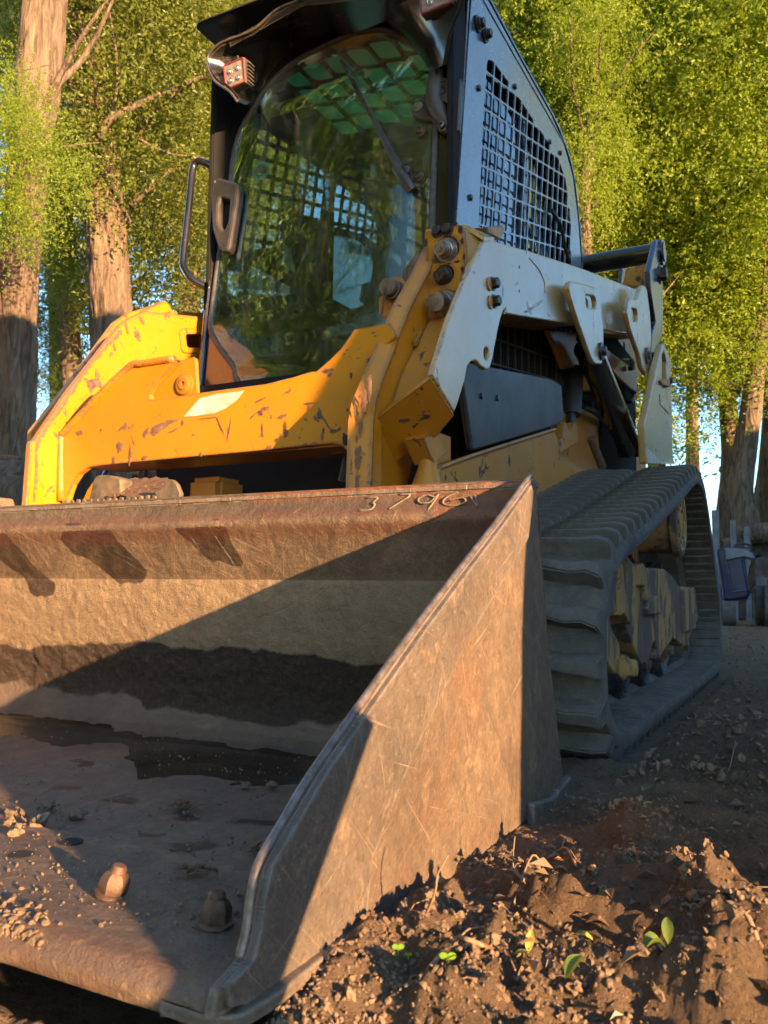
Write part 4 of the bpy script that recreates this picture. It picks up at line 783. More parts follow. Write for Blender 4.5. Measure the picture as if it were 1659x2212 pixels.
for a, b, c_ in (((760, 1265), (900, 1290), (930, 1420)), ((770, 1330), (880, 1380), (950, 1450)), ((1080, 1290), (1150, 1300), (1190, 1200)), ((850, 1200), (960, 1330), (1000, 1450))): ln('hydraulic_hose', tube(smoothpath([PX(.55).at(zB(*a)), PX(.60).at(zB(*b)), PX(.56).at(zB(*c_))], 8), .011, M['hose'], 10))
ln('stub_post', facets('sp', [PX(.60).at(zA(*q)) for q in [(540, 1760), (635, 1685), (722, 1860), (625, 1945)]], [(0, 1, 2, 3)], M['yellow_frame'], .05))
plate('stub_frame', PX(.57).uvs([zA(630, 1700), zA(745, 1745), zA(745, 1920), zA(640, 1960), zA(600, 1960)]), PX(.57), -.02, 0, M['yellow_frame'], ld)
ln('coupler_post', lathe([(0, .045), (.08, .04), (.14, .022), (.24, .018)], PX(.58).at(zA(485, 2140)) + Vector((0, .05, -.08)), (0, .1, 1), M['yellow_frame'], 24)); ln('dark_strut', tube([PY(1.3).at((740, 1040)), PY(1.3).at((757, 960))], .012, M['black_matt'], 10))

# scrapes through the paint to brown primer
def blotch(q, w, h, ang, pl, mat='scrape', d=.0083, seed=0, n=26):
    d += (seed % 50) * .00005; rs = random.Random(seed * 7 + int(q[0])); c_ = pl.uv(q); e = pl.uv((q[0] + 10, q[1])); k_ = math.hypot(e[0] - c_[0], e[1] - c_[1]) / 10; pts = []
    for i in range(n):
        a = i * 2 * math.pi / n; r_ = rs.uniform(.55, 1.15); x_ = math.cos(a) * w * r_ * k_; y_ = math.sin(a) * h * r_ * k_; pts.append((c_[0] + x_ * math.cos(ang) - y_ * math.sin(ang), c_[1] + x_ * math.sin(ang) + y_ * math.cos(ang)))
    return plate_mesh('paint_scrape', pts, pl, d, d + .0006, M[mat], bevel=.0001)
M['scrape'] = m_simple('bare_primer', (.14, .072, .045), .8, 0, .45, 90, .5, col2=(.24, .13, .075)); M['scrape_dark'] = m_simple('dark_scrape', (.03, .022, .02), .7, 0, .4, 90, .4)
SC = [(zl(730, 668), 34, 7, .25), (zl(700, 690), 16, 8, .5), (zl(655, 700), 12, 5, .9), (zl(565, 672), 7, 5, .6), (zl(540, 762), 8, 10, 0), (zl(365, 700), 9, 5, 0), (zl(585, 800), 4, 18, 0), (zl(1165, 555), 14, 2.5, .3), (zl(1190, 592), 9, 3.5, .1), (zl(1273, 702), 7, 9, 0), (zl(1172, 690), 2.5, 15, .1), (zl(1375, 572), 14, 2.5, 0),
      (zl(985, 668), 2, 20, .5), (zl(1025, 690), 2, 22, -.2), (zl(930, 636), 22, 1.2, 0), (zl(1260, 628), 12, 4, .2), (zl(820, 655), 3, 6, 0), (zl(515, 820), 4, 7, 0), (zl(1200, 765), 9, 4, .3), (zl(1435, 715), 4, 9, 0), (zl(1400, 745), 6, 2, 0), (zl(900, 795), 3, 5, 0), (zl(780, 690), 14, 2, .3), (zl(460, 690), 3, 3, 0), (zl(650, 810), 8, 3, .2)]
ln('paint_scrape', join('paint_scrape', [blotch(q, w, h, a, cp, seed=i) for i, (q, w, h, a) in enumerate(SC)]), 'brown scrapes through the paint of the cross member')
ln('paint_scrape', join('paint_scrape', [blotch(q, w, h, a, cp, 'scrape_dark', .0085, seed=i + 50) for i, (q, w, h, a) in enumerate([(zl(1535, 730), 8, 14, 0), (zl(1562, 450), 3, 8, 0), (zl(1545, 600), 2, 4, 0), (zl(1440, 690), 2.5, 6, 0), (zl(1500, 790), 14, 1.5, 0)])]), 'dark scrapes beside the right lift arm')
q5 = PX(-.5); EL = q5.uvs([zl(148, 1004), zl(158, 860), zl(160, 760), zl(195, 690), zl(310, 520), zl(400, 395), zl(535, 245)]); rs_ = random.Random(3); L_ = []; R_ = []
fine = [(v.x, v.y) for v in smoothpath([(a, c, 0) for a, c in EL], 14)]
for a, c in fine: w = rs_.uniform(.001, .009); L_.append((a - .003, c + .002)); R_.append((a + w, c - w * .6))
ln('worn_edge', plate_mesh('worn_edge', L_ + R_[::-1], q5, .0004, .0012, M['scrape'], bevel=.0002), 'long rusty worn line down the front of the far lift arm')
ln('paint_scrape', join('paint_scrape', [blotch(zl(*q), w, h, a, q5, 'scrape', .0006, seed=i + 80) for i, (q, w, h, a) in enumerate([((625, 200), 8, 4, -.8), ((505, 320), 3, 9, .2), ((560, 240), 3, 10, .3), ((425, 435), 3, 7, 0), ((490, 350), 5, 3, .8), ((240, 700), 2, 3, 0), ((360, 600), 3, 2, 0)])]), 'small scrapes on the far lift arm')
fp = Plane(Vector((.52, 1.028, .5)), X3, Vector((0, .02, 1))); V_ = []
E1 = [zA(*q) for q in [(22, 2100), (28, 1900), (42, 1650), (70, 1500), (112, 1390)]]
ln('paint_scrape', join('paint_scrape', [blotch((q[0] + 12, q[1]), 5 + 3 * (i % 2), 26, 0, fp, 'scrape', .004, seed=i + 120) for i, q in enumerate(E1)] + [blotch(zA(*q), w, h, a, fp, 'scrape_dark', .004, seed=i + 140) for i, (q, w, h, a) in enumerate([((45, 1560), 3, 12, 0), ((20, 1960), 2, 14, 0), ((60, 1760), 2, 9, 0), ((90, 1450), 6, 4, .4)])]), 'worn brown streaks on the near arm edge bar')
cpn = Plane(W1, (W2 - W1), (W2 - W1).cross(W3 - W1).cross(W2 - W1)); 
if cpn.w.dot(CC - W1) < 0: cpn = Plane(W1, (W1 - W2), (W2 - W1).cross(W3 - W1).cross(W2 - W1))
ln('paint_scrape', join('paint_scrape', [blotch(zA(*q), w, h, 0, cpn, 'scrape_dark', .0003, seed=i + 160) for i, (q, w, h) in enumerate([((455, 1440), 4, 8), ((475, 1480), 4, 9), ((495, 1530), 3, 10), ((600, 1410), 3, 2), ((585, 1445), 4, 2), ((320, 1720), 1.5, 2), ((240, 1570), 6, 4)])]), 'black gouge on the yellow closing plate of the near arm')
ln('paint_scrape', join('paint_scrape', [blotch(zA(*q), w, h, 0, pp, 'scrape_dark', .0084, seed=i + 180) for i, (q, w, h) in enumerate([((825, 225), 5, 9), ((838, 315), 4, 8), ((852, 430), 3, 8), ((840, 520), 4, 7), ((785, 188), 8, 3), ((600, 495), 6, 3), ((800, 465), 8, 3), ((575, 320), 3, 8), ((730, 870), 6, 3), ((570, 878), 8, 5), ((745, 480), 4, 2), ((560, 560), 3, 14), ((548, 640), 3, 14)])]), 'black chips round the coupler panel')

# ================================================================== CAB
lean = Vector((0, .119, 1)).normalized(); cb = Plane((0, 1.672, .982), X3, lean)   # front plane, w points to the camera side
gz = [z1(*q) for q in [(430, 622), (500, 512), (600, 402), (700, 330), (850, 255), (1000, 192), (1120, 172), (1200, 188), (1300, 242), (1400, 315), (1452, 400), (1455, 480)]] + [z1(*q) for q in [(1445, 700), (1432, 1000), (1420, 1382)]] + [zd(1405, 700), zd(1390, 1100), zd(1300, 1250)] + [zd(*q) for q in [(440, 1190), (330, 1060), (240, 940), (203, 850), (215, 720), (250, 450), (300, 180)]] + [z1(325, 900), z1(365, 740)]
gasket = cb.uvs(gz)
out_l = [(500, 195), (486, 300), (430, 842), (560, 850)]
frame_o = cb.uvs([(505, 120), (498, 215), (487, 300), (470, 480), (432, 842), (560, 900), (960, 900), (983, 500), (998, 250), (1008, 60), (1014, -60), (700, -60)])
inner = cb.uvs([( (p[0] - 0), p[1]) for p in gz])
plate('cab_frame', frame_o, cb, -.035, 0, M['black'], ld, holes=[inner], bevel=.004)
def closed(uvs_, pl, d, r, mat, seg=10): return tube([pl.P(a, d) for a in uvs_], r, mat, seg, closed=True)
cen = Vector((sum(a for a, b in gasket) / len(gasket), sum(b for a, b in gasket) / len(gasket)))
gsm = []
N_ = len(gasket)
for i in range(N_):
    p0, p1, p2, p3 = [Vector(gasket[(i + k) % N_]) for k in (-1, 0, 1, 2)]
    for j in range(4):
        t_ = j / 4; v = .5 * ((2 * p1) + (-p0 + p2) * t_ + (2 * p0 - 5 * p1 + 4 * p2 - p3) * t_ ** 2 + (-p0 + 3 * p1 - 3 * p2 + p3) * t_ ** 3); gsm.append((v.x, v.y))
ln('door_seal', closed(gsm, cb, .004, .0105, M['rubber_seal']), smooth=180)
gin = [((a - cen.x) * .975 + cen.x, (b - cen.y) * .985 + cen.y) for a, b in gsm]
ln('door_glass', plate_mesh('door_glass', gin, cb, .006, .012, M['glass'], bevel=.001))
bq = [cb.uv(zd(*q)) for q in [(122, 1190), (150, 820), (200, 920), (235, 960), (330, 1080), (390, 1170), (300, 1185)]]
ln('frame_edge', tube([cb.P(a, .006) for a in cb.uvs([(497, 230), (470, 480), (450, 660), (434, 835)])], .010, M['black'], 10)); ln('frame_edge', tube([cb.P(a, .006) for a in cb.uvs([(998, 60), (988, 250), (975, 480), (962, 560)])], .006, M['black'], 10))
for sx in (-.455, .44): ln('cab_side_panel', box(sx - .006, sx + .006, 1.69, 2.35, .95, 1.36, M['pitch'], .003)); ln('door_pillar', box(sx - .01, sx + .01, 1.70 , 1.80, 1.3, 2.2, M['interior'], .004))
# side guards
G0 = Vector((1.899, 1.664)); er = Vector((.0757, .0221)); ec = Vector((.0125, .0692))
guard = [(1.712, .95), (1.712, 1.387), (1.831, 2.17), (1.845, 2.245), (1.90, 2.27), (2.326, 2.262), (2.716, 2.262), (2.90, 2.235), (3.05, 2.16), (3.14, 1.996), (3.19, 1.80), (3.22, 1.4), (3.22, 1.0)]
lim = [(1.85, 1.05), (1.955, 2.02), (1.985, 2.065), (2.03, 2.085), (2.2, 2.103), (2.58, 2.118), (2.82, 2.128), (2.93, 2.085), (2.995, 2.0), (3.02, 1.9), (3.01, 1.05)]
def clip_poly(sub, clip):
    out = sub
    for i in range(len(clip)):
        a, b = Vector(clip[i]), Vector(clip[(i + 1) % len(clip)]); e = b - a; res = []; n = len(out)
        for j in range(n):
            p, q = Vector(out[j]), Vector(out[(j + 1) % n]); sp_ = e.x * (p.y - a.y) - e.y * (p.x - a.x); sq = e.x * (q.y - a.y) - e.y * (q.x - a.x)
            if sp_ <= 0: res.append(tuple(p))
            if (sp_ <= 0) != (sq <= 0): t_ = sp_ / (sp_ - sq); res.append(tuple(p + (q - p) * t_))
        out = res
        if len(out) < 3: return []
    return out
holes = []; holes2 = []
for i in range(-1, 16):
    for j in range(-9, 8):
        o_ = G0 + er * (i - .0) + ec * j; a = .055; c4 = [o_ + er * a + ec * (a - 1), o_ + er * (1 - a) + ec * (a - 1), o_ + er * (1 - a) - ec * a, o_ + er * a - ec * a]
        h = clip_poly([tuple(v) for v in c4], lim)
        if len(h) < 3: continue
        ar = abs(sum(h[k][0] * h[(k + 1) % len(h)][1] - h[(k + 1) % len(h)][0] * h[k][1] for k in range(len(h)))) / 2
        if ar > .0011: holes.append(roundp(h, .009, 2)); holes2 += [] if (o_.x > 2.13 and o_.y < 1.87) else [[((q_[0] - o_.x) * .86 + o_.x + .006, (q_[1] - o_.y) * .86 + o_.y - .006) for q_ in h]]
plate('side_guard', roundp(guard, .03, 5), PX(.453), -.004, .004, M['black_side'], ld, holes=holes, bevel=.001)
h0 = roundp([PX(-.468).uv(zd(*a)) for a in [(1100, 500), (1085, 430), (1040, 380), (980, 345), (900, 333), (830, 342), (808, 400), (808, 500), (830, 600), (860, 680), (970, 742), (1050, 720), (1035, 605), (1085, 590)]], .01)
plate('side_guard', roundp(guard, .03, 5), PX(-.468), -.004, .004, M['interior'], ld, holes=holes2 + [h0], bevel=.001)
glp = roundp([(1.75, 1.0), (1.86, 2.14), (2.2, 2.18), (2.8, 2.18), (3.02, 2.08), (3.10, 1.9), (3.12, 1.0)], .05)
ln('side_window', plate_mesh('sw', glp, PX(.42), -.002, .002, M['glass2'], bevel=.0005)); 
ln('window_divider', box(.405, .44, 2.405, 2.43, 1.0, 2.2, M['black'], .004)); ln('window_post', tube([Vector((.425, 2.455, 1.0)), Vector((.425, 2.455, 2.2))], .013, M['chrome'], 14))
ln('window_divider', box(-.44, -.405, 2.405, 2.45, 1.0, 2.2, M['black'], .004))
ln('guard_hose', tube(smoothpath([PX(.47).at(zs(838, 1395)), PX(.475).at(zs(900, 1500)), PX(.475).at(zs(930, 1640)), PX(.475).at(zs(960, 1745))], 6), .008, M['hose'], 8))
for k in range(3): ln('inside_hose', tube([Vector((.30, 1.85 + k * .03, 1.50)), Vector((.34, 2.5 + k * .03, 1.36))], .012, M['hose'], 8))
for q in ((358, 585), (302, 1312), (597, 575), (828, 942), (898, 1015), (958, 1672)): ln('guard_bolt', lathe([(0, .0105), (.003, .0105), (.006, .0075), (.0065, .003)], PX(.459).at(zs(*q)), (1, 0, 0), M['steel_dark'], 14))
for q in ((358, 158), (405, 230)): ln('guard_bolt', join('gb', [lathe([(0, .026), (.004, .026), (.005, .019), (.010, .019)], PX(.459).at(zs(q[0] - 8, q[1])), (1, 0, 0), M['steel_dark'], 24), lathe([(.010, .0155), (.020, .0155), (.022, .0135)], PX(.459).at(zs(q[0] - 4, q[1])), (1, 0, 0), M['steel_dark'], 6)]), 'large hex bolt at the top of the side guard')
edge_p = [PX(.45).P(a, 0) for a in guard[2:]]
ln('guard_trim', tube(smoothpath([p + Vector((0, .012, .012)) for p in edge_p], 3), .011, M['black'], 8))
# roof, back wall, floor, ceiling light opening
ln('rear_wall', plate_mesh('rw', [(-.44, .98), (.44, .98), (.44, 2.2), (-.44, 2.2)], PY(3.16), -.02, 0, M['interior'], holes=[roundp([(-.33, 1.33), (.36, 1.33), (.38, 2.02), (-.35, 2.02)], .1)]))
ln('rear_window', plate_mesh('rwi', roundp([(-.33, 1.33), (.36, 1.33), (.38, 2.02), (-.35, 2.02)], .1), PY(3.165), -.002, .002, M['glass2']))
rp = PZ(2.235); rh = []
for i in range(7):
    for j in range(4):
        x0 = -.36 + i * .095; y0 = 1.955 + j * .125 + .02 * (i % 2) * 0; rh.append(roundp([(x0, y0), (x0 + .075, y0 + .02), (x0 + .075, y0 + .125), (x0, y0 + .105)], .018, 3))
ln('roof', plate_mesh('roof', roundp([(-.47, 1.60), (.46, 1.60), (.46, 2.95), (-.47, 2.95)], .04), rp, 0, .005, M['black'], holes=rh, bevel=.001))
ln('roof_window', plate_mesh('rwg', [(-.40, 1.90), (.40, 1.90), (.40, 2.6), (-.40, 2.6)], PZ(2.246), -.0015, .0015, M['roof_glass']))
ln('cab_floor', box(-.44, .44, 1.75, 3.15, .93, .98, M['interior'], .004)); ln('headliner', box(-.45, .45, 2.62, 3.15, 2.10, 2.2, M['interior'], .02))
wp = PX(-.452)
hz = [roundp([wp.uv(zd(*a)) for a in q_], .012) for q_ in ([(1100, 500), (1085, 430), (1040, 380), (980, 345), (900, 333), (830, 342), (808, 400), (808, 500), (830, 600), (860, 680), (970, 742), (1050, 720), (1020, 690), (1035, 605), (1085, 590)], [(705, 372), (650, 385), (605, 420), (580, 480), (610, 520), (700, 560), (712, 480)], [(420, 500), (500, 540), (640, 620), (640, 660), (520, 680), (400, 660)])]
plate('patch_mask_panel', [wp.uv(zd(*a)) for a in [(380, 420), (560, 400), (640, 330), (760, 300), (900, 290), (1040, 330), (1160, 430), (1300, 480), (1300, 900), (700, 900), (380, 800)]], wp, -.003, .003, M['interior'], ld, holes=hz, bevel=.0005)  # dark panel added so its openings outline the bright sky patch
for h_ in hz: ln('bright_patch_pane', plate_mesh('hp', h_, PX(-.456), -.001, .001, M['sky_patch'], bevel=.0003))  # pale panes cut to the shape of the bright sky patch
# seat, levers, armrests
sb = PY(2.75); ln('seat', join('seat', [plate_mesh('s1', roundp([(-.24, 1.28), (.24, 1.28), (.27, 1.75), (.18, 1.93), (-.18, 1.93), (-.27, 1.75)], .07), sb, 0, .12, M['interior'], bevel=.03), box(-.27, .27, 2.28, 2.75, 1.20, 1.33, M['interior'], .04), box(-.2, .2, 2.4, 2.75, .98, 1.2, M['interior'], .02)]))
ln('headrest', box(-.12, .12, 2.76, 2.84, 1.90, 2.06, M['interior'], .04))
for sx in (-.33, .33): ln('armrest', box(sx - .06, sx + .06, 2.12, 2.66, 1.36, 1.43, M['interior'], .02))
def lever(x, y): ln('joystick', join('j', [lathe([(0, .035), (.03, .018), (.10, .017), (.16, .026), (.20, .032), (.235, .028), (.25, .012)], Vector((x, y, 1.38)), (0, -.1, 1), M['interior'], 20)]))
lever(-.33, 2.10); lever(.33, 2.10)
ln('display_panel', box(.20, .40, 1.95, 2.0, 1.36, 1.56, M['interior'], .01)); ln('inside_pillar', box(-.15, -.09, 2.92, 3.02, 1.0, 2.1, M['interior'], .01))
# wiper, hinge, handle, grab bar, tag
def D(q, d=.03, f=z1): return cb.P(cb.uv(f(*q)), d)
ln('wiper_blade', join('wb', [tube([D((935, 355), .02), D((1040, 555), .022), D((1160, 765), .024)], .0055, M['black_matt'], 8), tube([D((945, 350), .030), D((1060, 560), .036), D((1165, 760), .030)], .0035, M['black_matt'], 6)] + [box(D((945 + 21 * k, 372 + 40 * k), .026).x - .003, D((945 + 21 * k, 372 + 40 * k), .026).x + .003, D((945 + 21 * k, 372 + 40 * k), .026).y - .006, D((945 + 21 * k, 372 + 40 * k), .026).y + .006, D((945 + 21 * k, 372 + 40 * k), .026).z - .003, D((945 + 21 * k, 372 + 40 * k), .026).z + .003, M['black_matt'], 0) for k in range(1, 10)]))
ln('wiper_arm', join('wa', [tube([D((1130, 700), .04), D((1180, 800), .04), D((1270, 965), .035)], [.008, .010, .012], M['plastic'], 10), tube([D((1250, 960), .035), D((1300, 1030), .038), D((1330, 1070), .02)], [.014, .019, .016], M['plastic'], 12), tube([D((1335, 1050), .02), D((1385, 1048), .02)], .004, M['steel'], 8)]))
for q in ((1367, 742), (1357, 988)): ln('glass_bolt', lathe([(0, .018), (.003, .018), (.005, .012), (.011, .011), (.013, .007), (.010, .006)], D(q, .012), (0, -1, .1), M['bolt_rust'], 20), 'rusty domed bolt in the door glass')
ln('wiper_nut', lathe([(0, .012), (.014, .012), (.016, .009)], D((1300, 960), .012), (0, -1, .1), M['plastic'], 14)); ln('wiper_motor', box(.30, .40, 1.80, 1.88, 1.50, 1.72, M['interior'], .02))
hb = [cb.uv(z1(*q)) for q in [(1430, 440), (1490, 420), (1530, 425), (1600, 465), (1600, 500), (1590, 745), (1575, 752), (1500, 762), (1470, 745), (1440, 690), (1380, 690), (1335, 670), (1322, 640), (1335, 600), (1425, 530)]]
hinge = plate('door_hinge', roundp(hb, .006), cb, .006, .026, M['plastic'], ld, bevel=.006)
ln('hinge_barrel', tube([D((1478, 455), .034), D((1470, 500), .036), D((1462, 600), .036), D((1468, 655), .034)], [.026, .030, .030, .022], M['plastic'], 24)); ln('hinge_knuckle', tube([D((1462, 602), .034), D((1490, 670), .030), D((1530, 728), .022)], [.030, .026, .014], M['plastic'], 20))
ln('hinge_bolt', lathe([(0, .014), (.004, .014), (.005, .010), (.018, .010), (.019, .006), (.013, .005)], D((1502, 735), .026), (0, -1, .1), M['steel'], 20)); ln('hinge_cap', lathe([(0, .016), (.003, .016), (.004, .010)], D((1362, 620), .026), (0, -1, .1), M['steel'], 20))
plate('hinge_leaf', roundp([cb.uv(z1(*q)) for q in [(1482, 478), (1550, 492), (1542, 625), (1480, 600)]], .003), cb, .030, .050, M['plastic'], ld, bevel=.004)
fc = bpy.data.curves.new('brand_mark', 'FONT'); fc.body = 'CAT'; fc.size = .026; fc.extrude = .0012; fc.align_x = 'CENTER'; fc.align_y = 'CENTER'; fc.offset = .0006
tmp = bpy.data.objects.new('t', fc); me = bpy.data.meshes.new_from_object(tmp); bpy.data.objects.remove(tmp)
Pc = D((1518, 540), .0506); mt = Matrix.Translation(Pc) @ Matrix((( -cb.v.x, cb.u.x, cb.w.x), (-cb.v.y, cb.u.y, cb.w.y), (-cb.v.z, cb.u.z, cb.w.z))).to_4x4()
mt = Matrix.Translation(Pc) @ Matrix(((cb.v.x, -cb.u.x, cb.w.x), (cb.v.y, -cb.u.y, cb.w.y), (cb.v.z, -cb.u.z, cb.w.z))).to_4x4()
me.transform(mt); me.materials.clear(); me.materials.append(M['interior']); link('raised_letters', me, hinge, smooth=None)
hd = [cb.uv(z1(*q)) for q in [(250, 1050), (262, 1032), (290, 1022), (385, 1050), (397, 1075), (392, 1150)]] + [cb.uv(zd(*q)) for q in [(380, 250), (352, 430), (340, 455), (305, 460), (285, 435), (255, 340), (243, 200), (247, 100)]]
hh = roundp([cb.uv(zd(*q)) for q in [(300, 162), (350, 175), (340, 300), (318, 345), (292, 310), (290, 200)]], .008)
hn = plate('door_handle', roundp(hd, .010), cb, .012, .050, M['plastic'], ld, holes=[hh], bevel=.009); link('handle_bolt', lathe([(0, .009), (.003, .008)], D((263, 1048), .050), (0, -1, .1), M['steel'], 14), hn)
ln('handle_recess', plate_mesh('hr', hh, cb, .013, .018, M['interior'], bevel=.001))
gp_ = [zlt(*q) for q in [(1478, 1172), (1430, 1135), (1385, 1122), (1355, 1140), (1338, 1190), (1322, 1350), (1300, 1560), (1278, 1770), (1290, 1830), (1330, 1890), (1400, 1920)]]
dd = [.0, .04, .05, .05, .05, .05, .05, .05, .05, .04, .0]
ln('grab_bar', tube(smoothpath([cb.P(cb.uv(q), d) for q, d in zip(gp_, dd)], 5), .0125, M['black'], 16), smooth=180)
# round paper tag hanging on a string inside the door
tagc = D((462, 932), -.015); tg = thing('air_freshener', tuple(tagc), 'round pale printed tag hanging on a string inside the glass door', 'air freshener')
tpl = Plane(tagc, Vector((1, .12, 0)), Z3); r_ = .034
circ = lambda r, n=40, cx=0, cy=0: [(cx + r * math.cos(k * 2 * math.pi / n), cy + r * math.sin(k * 2 * math.pi / n)) for k in range(n)]
link('disc', plate_mesh('disc', circ(r_), tpl, 0, .0015, M['tank'], bevel=.0003), tg)
def flat(nm, col): return m_simple(nm, col, .6, 0, .15, 60, 0)
FD = {k: flat('tag_' + k, c_) for k, c_ in dict(brown=(.22, .06, .045), yellow=(.55, .42, .08), white=(.6, .66, .6), green=(.04, .20, .15), dark=(.02, .05, .05)).items()}
def ink(poly, col, d): link('print', plate_mesh('print', poly, tpl, d, d + .0004, FD[col], bevel=.0001), tg)
ink(circ(.0225, 32), 'brown', .0015); ink(circ(.0045, 16, .004, .013), 'yellow', .0019)
ink([(-.013, .0095), (.003, .0105), (.003, .0115), (-.013, .0105)], 'white', .0019); ink([(-.007, .001), (.010, .003), (.012, .006), (-.006, .004)], 'white', .0019); ink([(-.018, -.004), (.018, -.001), (.018, .0005), (-.018, -.002)], 'yellow', .0019)
ink([(-.017, -.009), (-.004, -.0075), (.005, -.009), (.006, -.013), (-.016, -.014)], 'white', .0019); ink([(-.012, -.016), (.012, -.013), (.010, -.0185), (-.006, -.021)], 'green', .0019); ink(circ(.0025, 12, -.013, -.014), 'dark', .0023)
for word, a0, a1 in (('JDT 10 YOUR', -155, -50), ('HUNGRY', -25, 40)):
    for i, ch in enumerate(word):
        if ch == ' ': continue
        a = rad(a0 + (a1 - a0) * i / (len(word) - 1)); fc = bpy.data.curves.new('l', 'FONT'); fc.body = ch; fc.size = .0085; fc.extrude = .0002; fc.align_x = 'CENTER'; fc.align_y = 'CENTER'
        tmp = bpy.data.objects.new('t', fc); me = bpy.data.meshes.new_from_object(tmp); bpy.data.objects.remove(tmp)
        up = Vector((-math.cos(a), -math.sin(a))); rt = Vector((up.y, -up.x)); P0 = tpl.P((.0275 * math.cos(a), .0275 * math.sin(a)), .0019)
        for v in me.vertices: c2 = rt * v.co.x + up * v.co.y; v.co = P0 + tpl.u * c2.x + tpl.v * c2.y + tpl.w * v.co.z
        me.materials.clear(); me.materials.append(FD['dark']); link('printed_letter', me, tg)
link('string', tube([tagc + Vector((0, 0, .030)), D((468, 800), -.015)], .0008, M['tank'], 5), tg)
# visor over the door
def vo(q, y): return PY(y).at(z1(*q))
inn = [(440, 565), (455, 520), (480, 470), (540, 370), (620, 265), (740, 160), (870, 95), (1000, 66), (1120, 88), (1220, 150), (1350, 270), (1440, 400)]
mid_ = [(395, 580), (345, 500), (330, 420), (375, 330), (470, 230), (620, 110), (780, 40), (960, 0), (1120, 10), (1260, 60), (1400, 180), (1500, 360)]
out_ = [(345, 562), (300, 505), (212, 438), (178, 330), (240, 245), (425, 168), (560, 55), (700, -5), (900, -90), (1100, -130), (1400, -140), (1640, -120)]
V = []; F = []
for a, b, c_ in zip(inn, mid_, out_): V += [D(a, .004), (vo(b, 1.69)), vo(c_, 1.60)]
n_ = len(inn)
for i in range(n_ - 1):
    for j in range(2): F.append((3 * i + j, 3 * i + j + 1, 3 * i + 3 + j + 1, 3 * i + 3 + j))
me = mk('v', V, F, M['black']); bm = bmesh.new(); bm.from_mesh(me); bmesh.ops.recalc_face_normals(bm, faces=bm.faces); bmesh.ops.subdivide_edges(bm, edges=bm.edges[:], cuts=2, use_grid_fill=True, smooth=.9); bmesh.ops.solidify(bm, geom=bm.faces[:], thickness=.014); me = bpy.data.meshes.new('roof_visor'); bm.to_mesh(me); bm.free(); me.materials.append(M['black']); ln('roof_visor', me, smooth=60)
ln('visor_lip', tube(smoothpath([vo(q, 1.598) for q in out_], 6), .004, M['black_matt'], 10), smooth=180)
ln('roof_edge', facets('re', [vo((300, 222), 1.60), vo((700, -5), 1.60), vo((1640, -120), 1.60), Vector((.46, 1.9, 2.26)), Vector((-.25, 1.9, 2.26))], [(0, 1, 2, 3, 4)], M['black'], .02))
def worklight(c_, s, rz, label):
    w_ = thing('work_light', tuple(c_), label, 'work light', 'square work lights under the roof visor')
    o = Plane(c_, Vector((math.cos(rz), math.sin(rz) * -.25, math.sin(rz))), Vector((-math.sin(rz), -.1, math.cos(rz))))
    sq = lambda a: roundp([(-a, -a), (a, -a), (a, a), (-a, a)], a * .12)
    link('housing', plate_mesh('h', sq(s), o, -.035, 0, M['black_matt'], bevel=.003), w_)
    link('bezel', plate_mesh('b', sq(s * .97), o, 0, .004, M['red_bezel'], holes=[sq(s * .86)], bevel=.001), w_)
    link('lens', plate_mesh('l', sq(s * .86), o, 0, .0015, M['lens'], bevel=.0004), w_)
    for a in (-.38, .38):
        for b in (-.42, .30): link('led', lathe([(0, s * .2), (.003, s * .22), (.004, s * .16), (.002, s * .10), (.0045, s * .06)], o.P((a * s, b * s), .001), o.w, M['led'], 16), w_)
    for k in range(11): x_ = -s * .8 + k * s * .16; link('lens_rib', plate_mesh('r', [(-s * .82, x_), (s * .82, x_), (s * .82, x_ + s * .03), (-s * .82, x_ + s * .03)], o, .0015, .0022, M['lens'], bevel=.0002), w_)
    for k in range(6): link('cooling_fin', box(c_.x + s * 1.0, c_.x + s * 1.18, c_.y + .008, c_.y + .038, c_.z - s * .8 + k * s * .3, c_.z - s * .72 + k * s * .3, M['black_matt'], 0), w_)
    link('bracket', join('br', [tube([o.P((-s * .3, s), -.01), o.P((-s * .3, s * 1.35), -.01), o.P((s * .3, s * 1.35), -.01), o.P((s * .3, s), -.01)], .004, M['steel_dark'], 8), lathe([(0, .008), (.02, .008)], o.P((0, s * 1.1), -.02), o.w, M['steel_dark'], 12)]), w_)
M['red_bezel'] = m_simple('red_bezel', (.32, .05, .06), .45, 0, .3, 30, .1); M['lens'] = m_simple('ribbed_lens', (.40, .32, .28), .2, 0, .3, 60, .2, coat=.5); M['led'] = m_simple('led_reflector', (.6, .52, .45), .2, .7, .3, 60, .1)
worklight(vo((330, 408), 1.60), .043, .06, 'square red rimmed lamp under the left end of the roof visor'); worklight(vo((1440, -45), 1.60), .052, .06, 'square red rimmed lamp at the top edge under the right end of the visor')

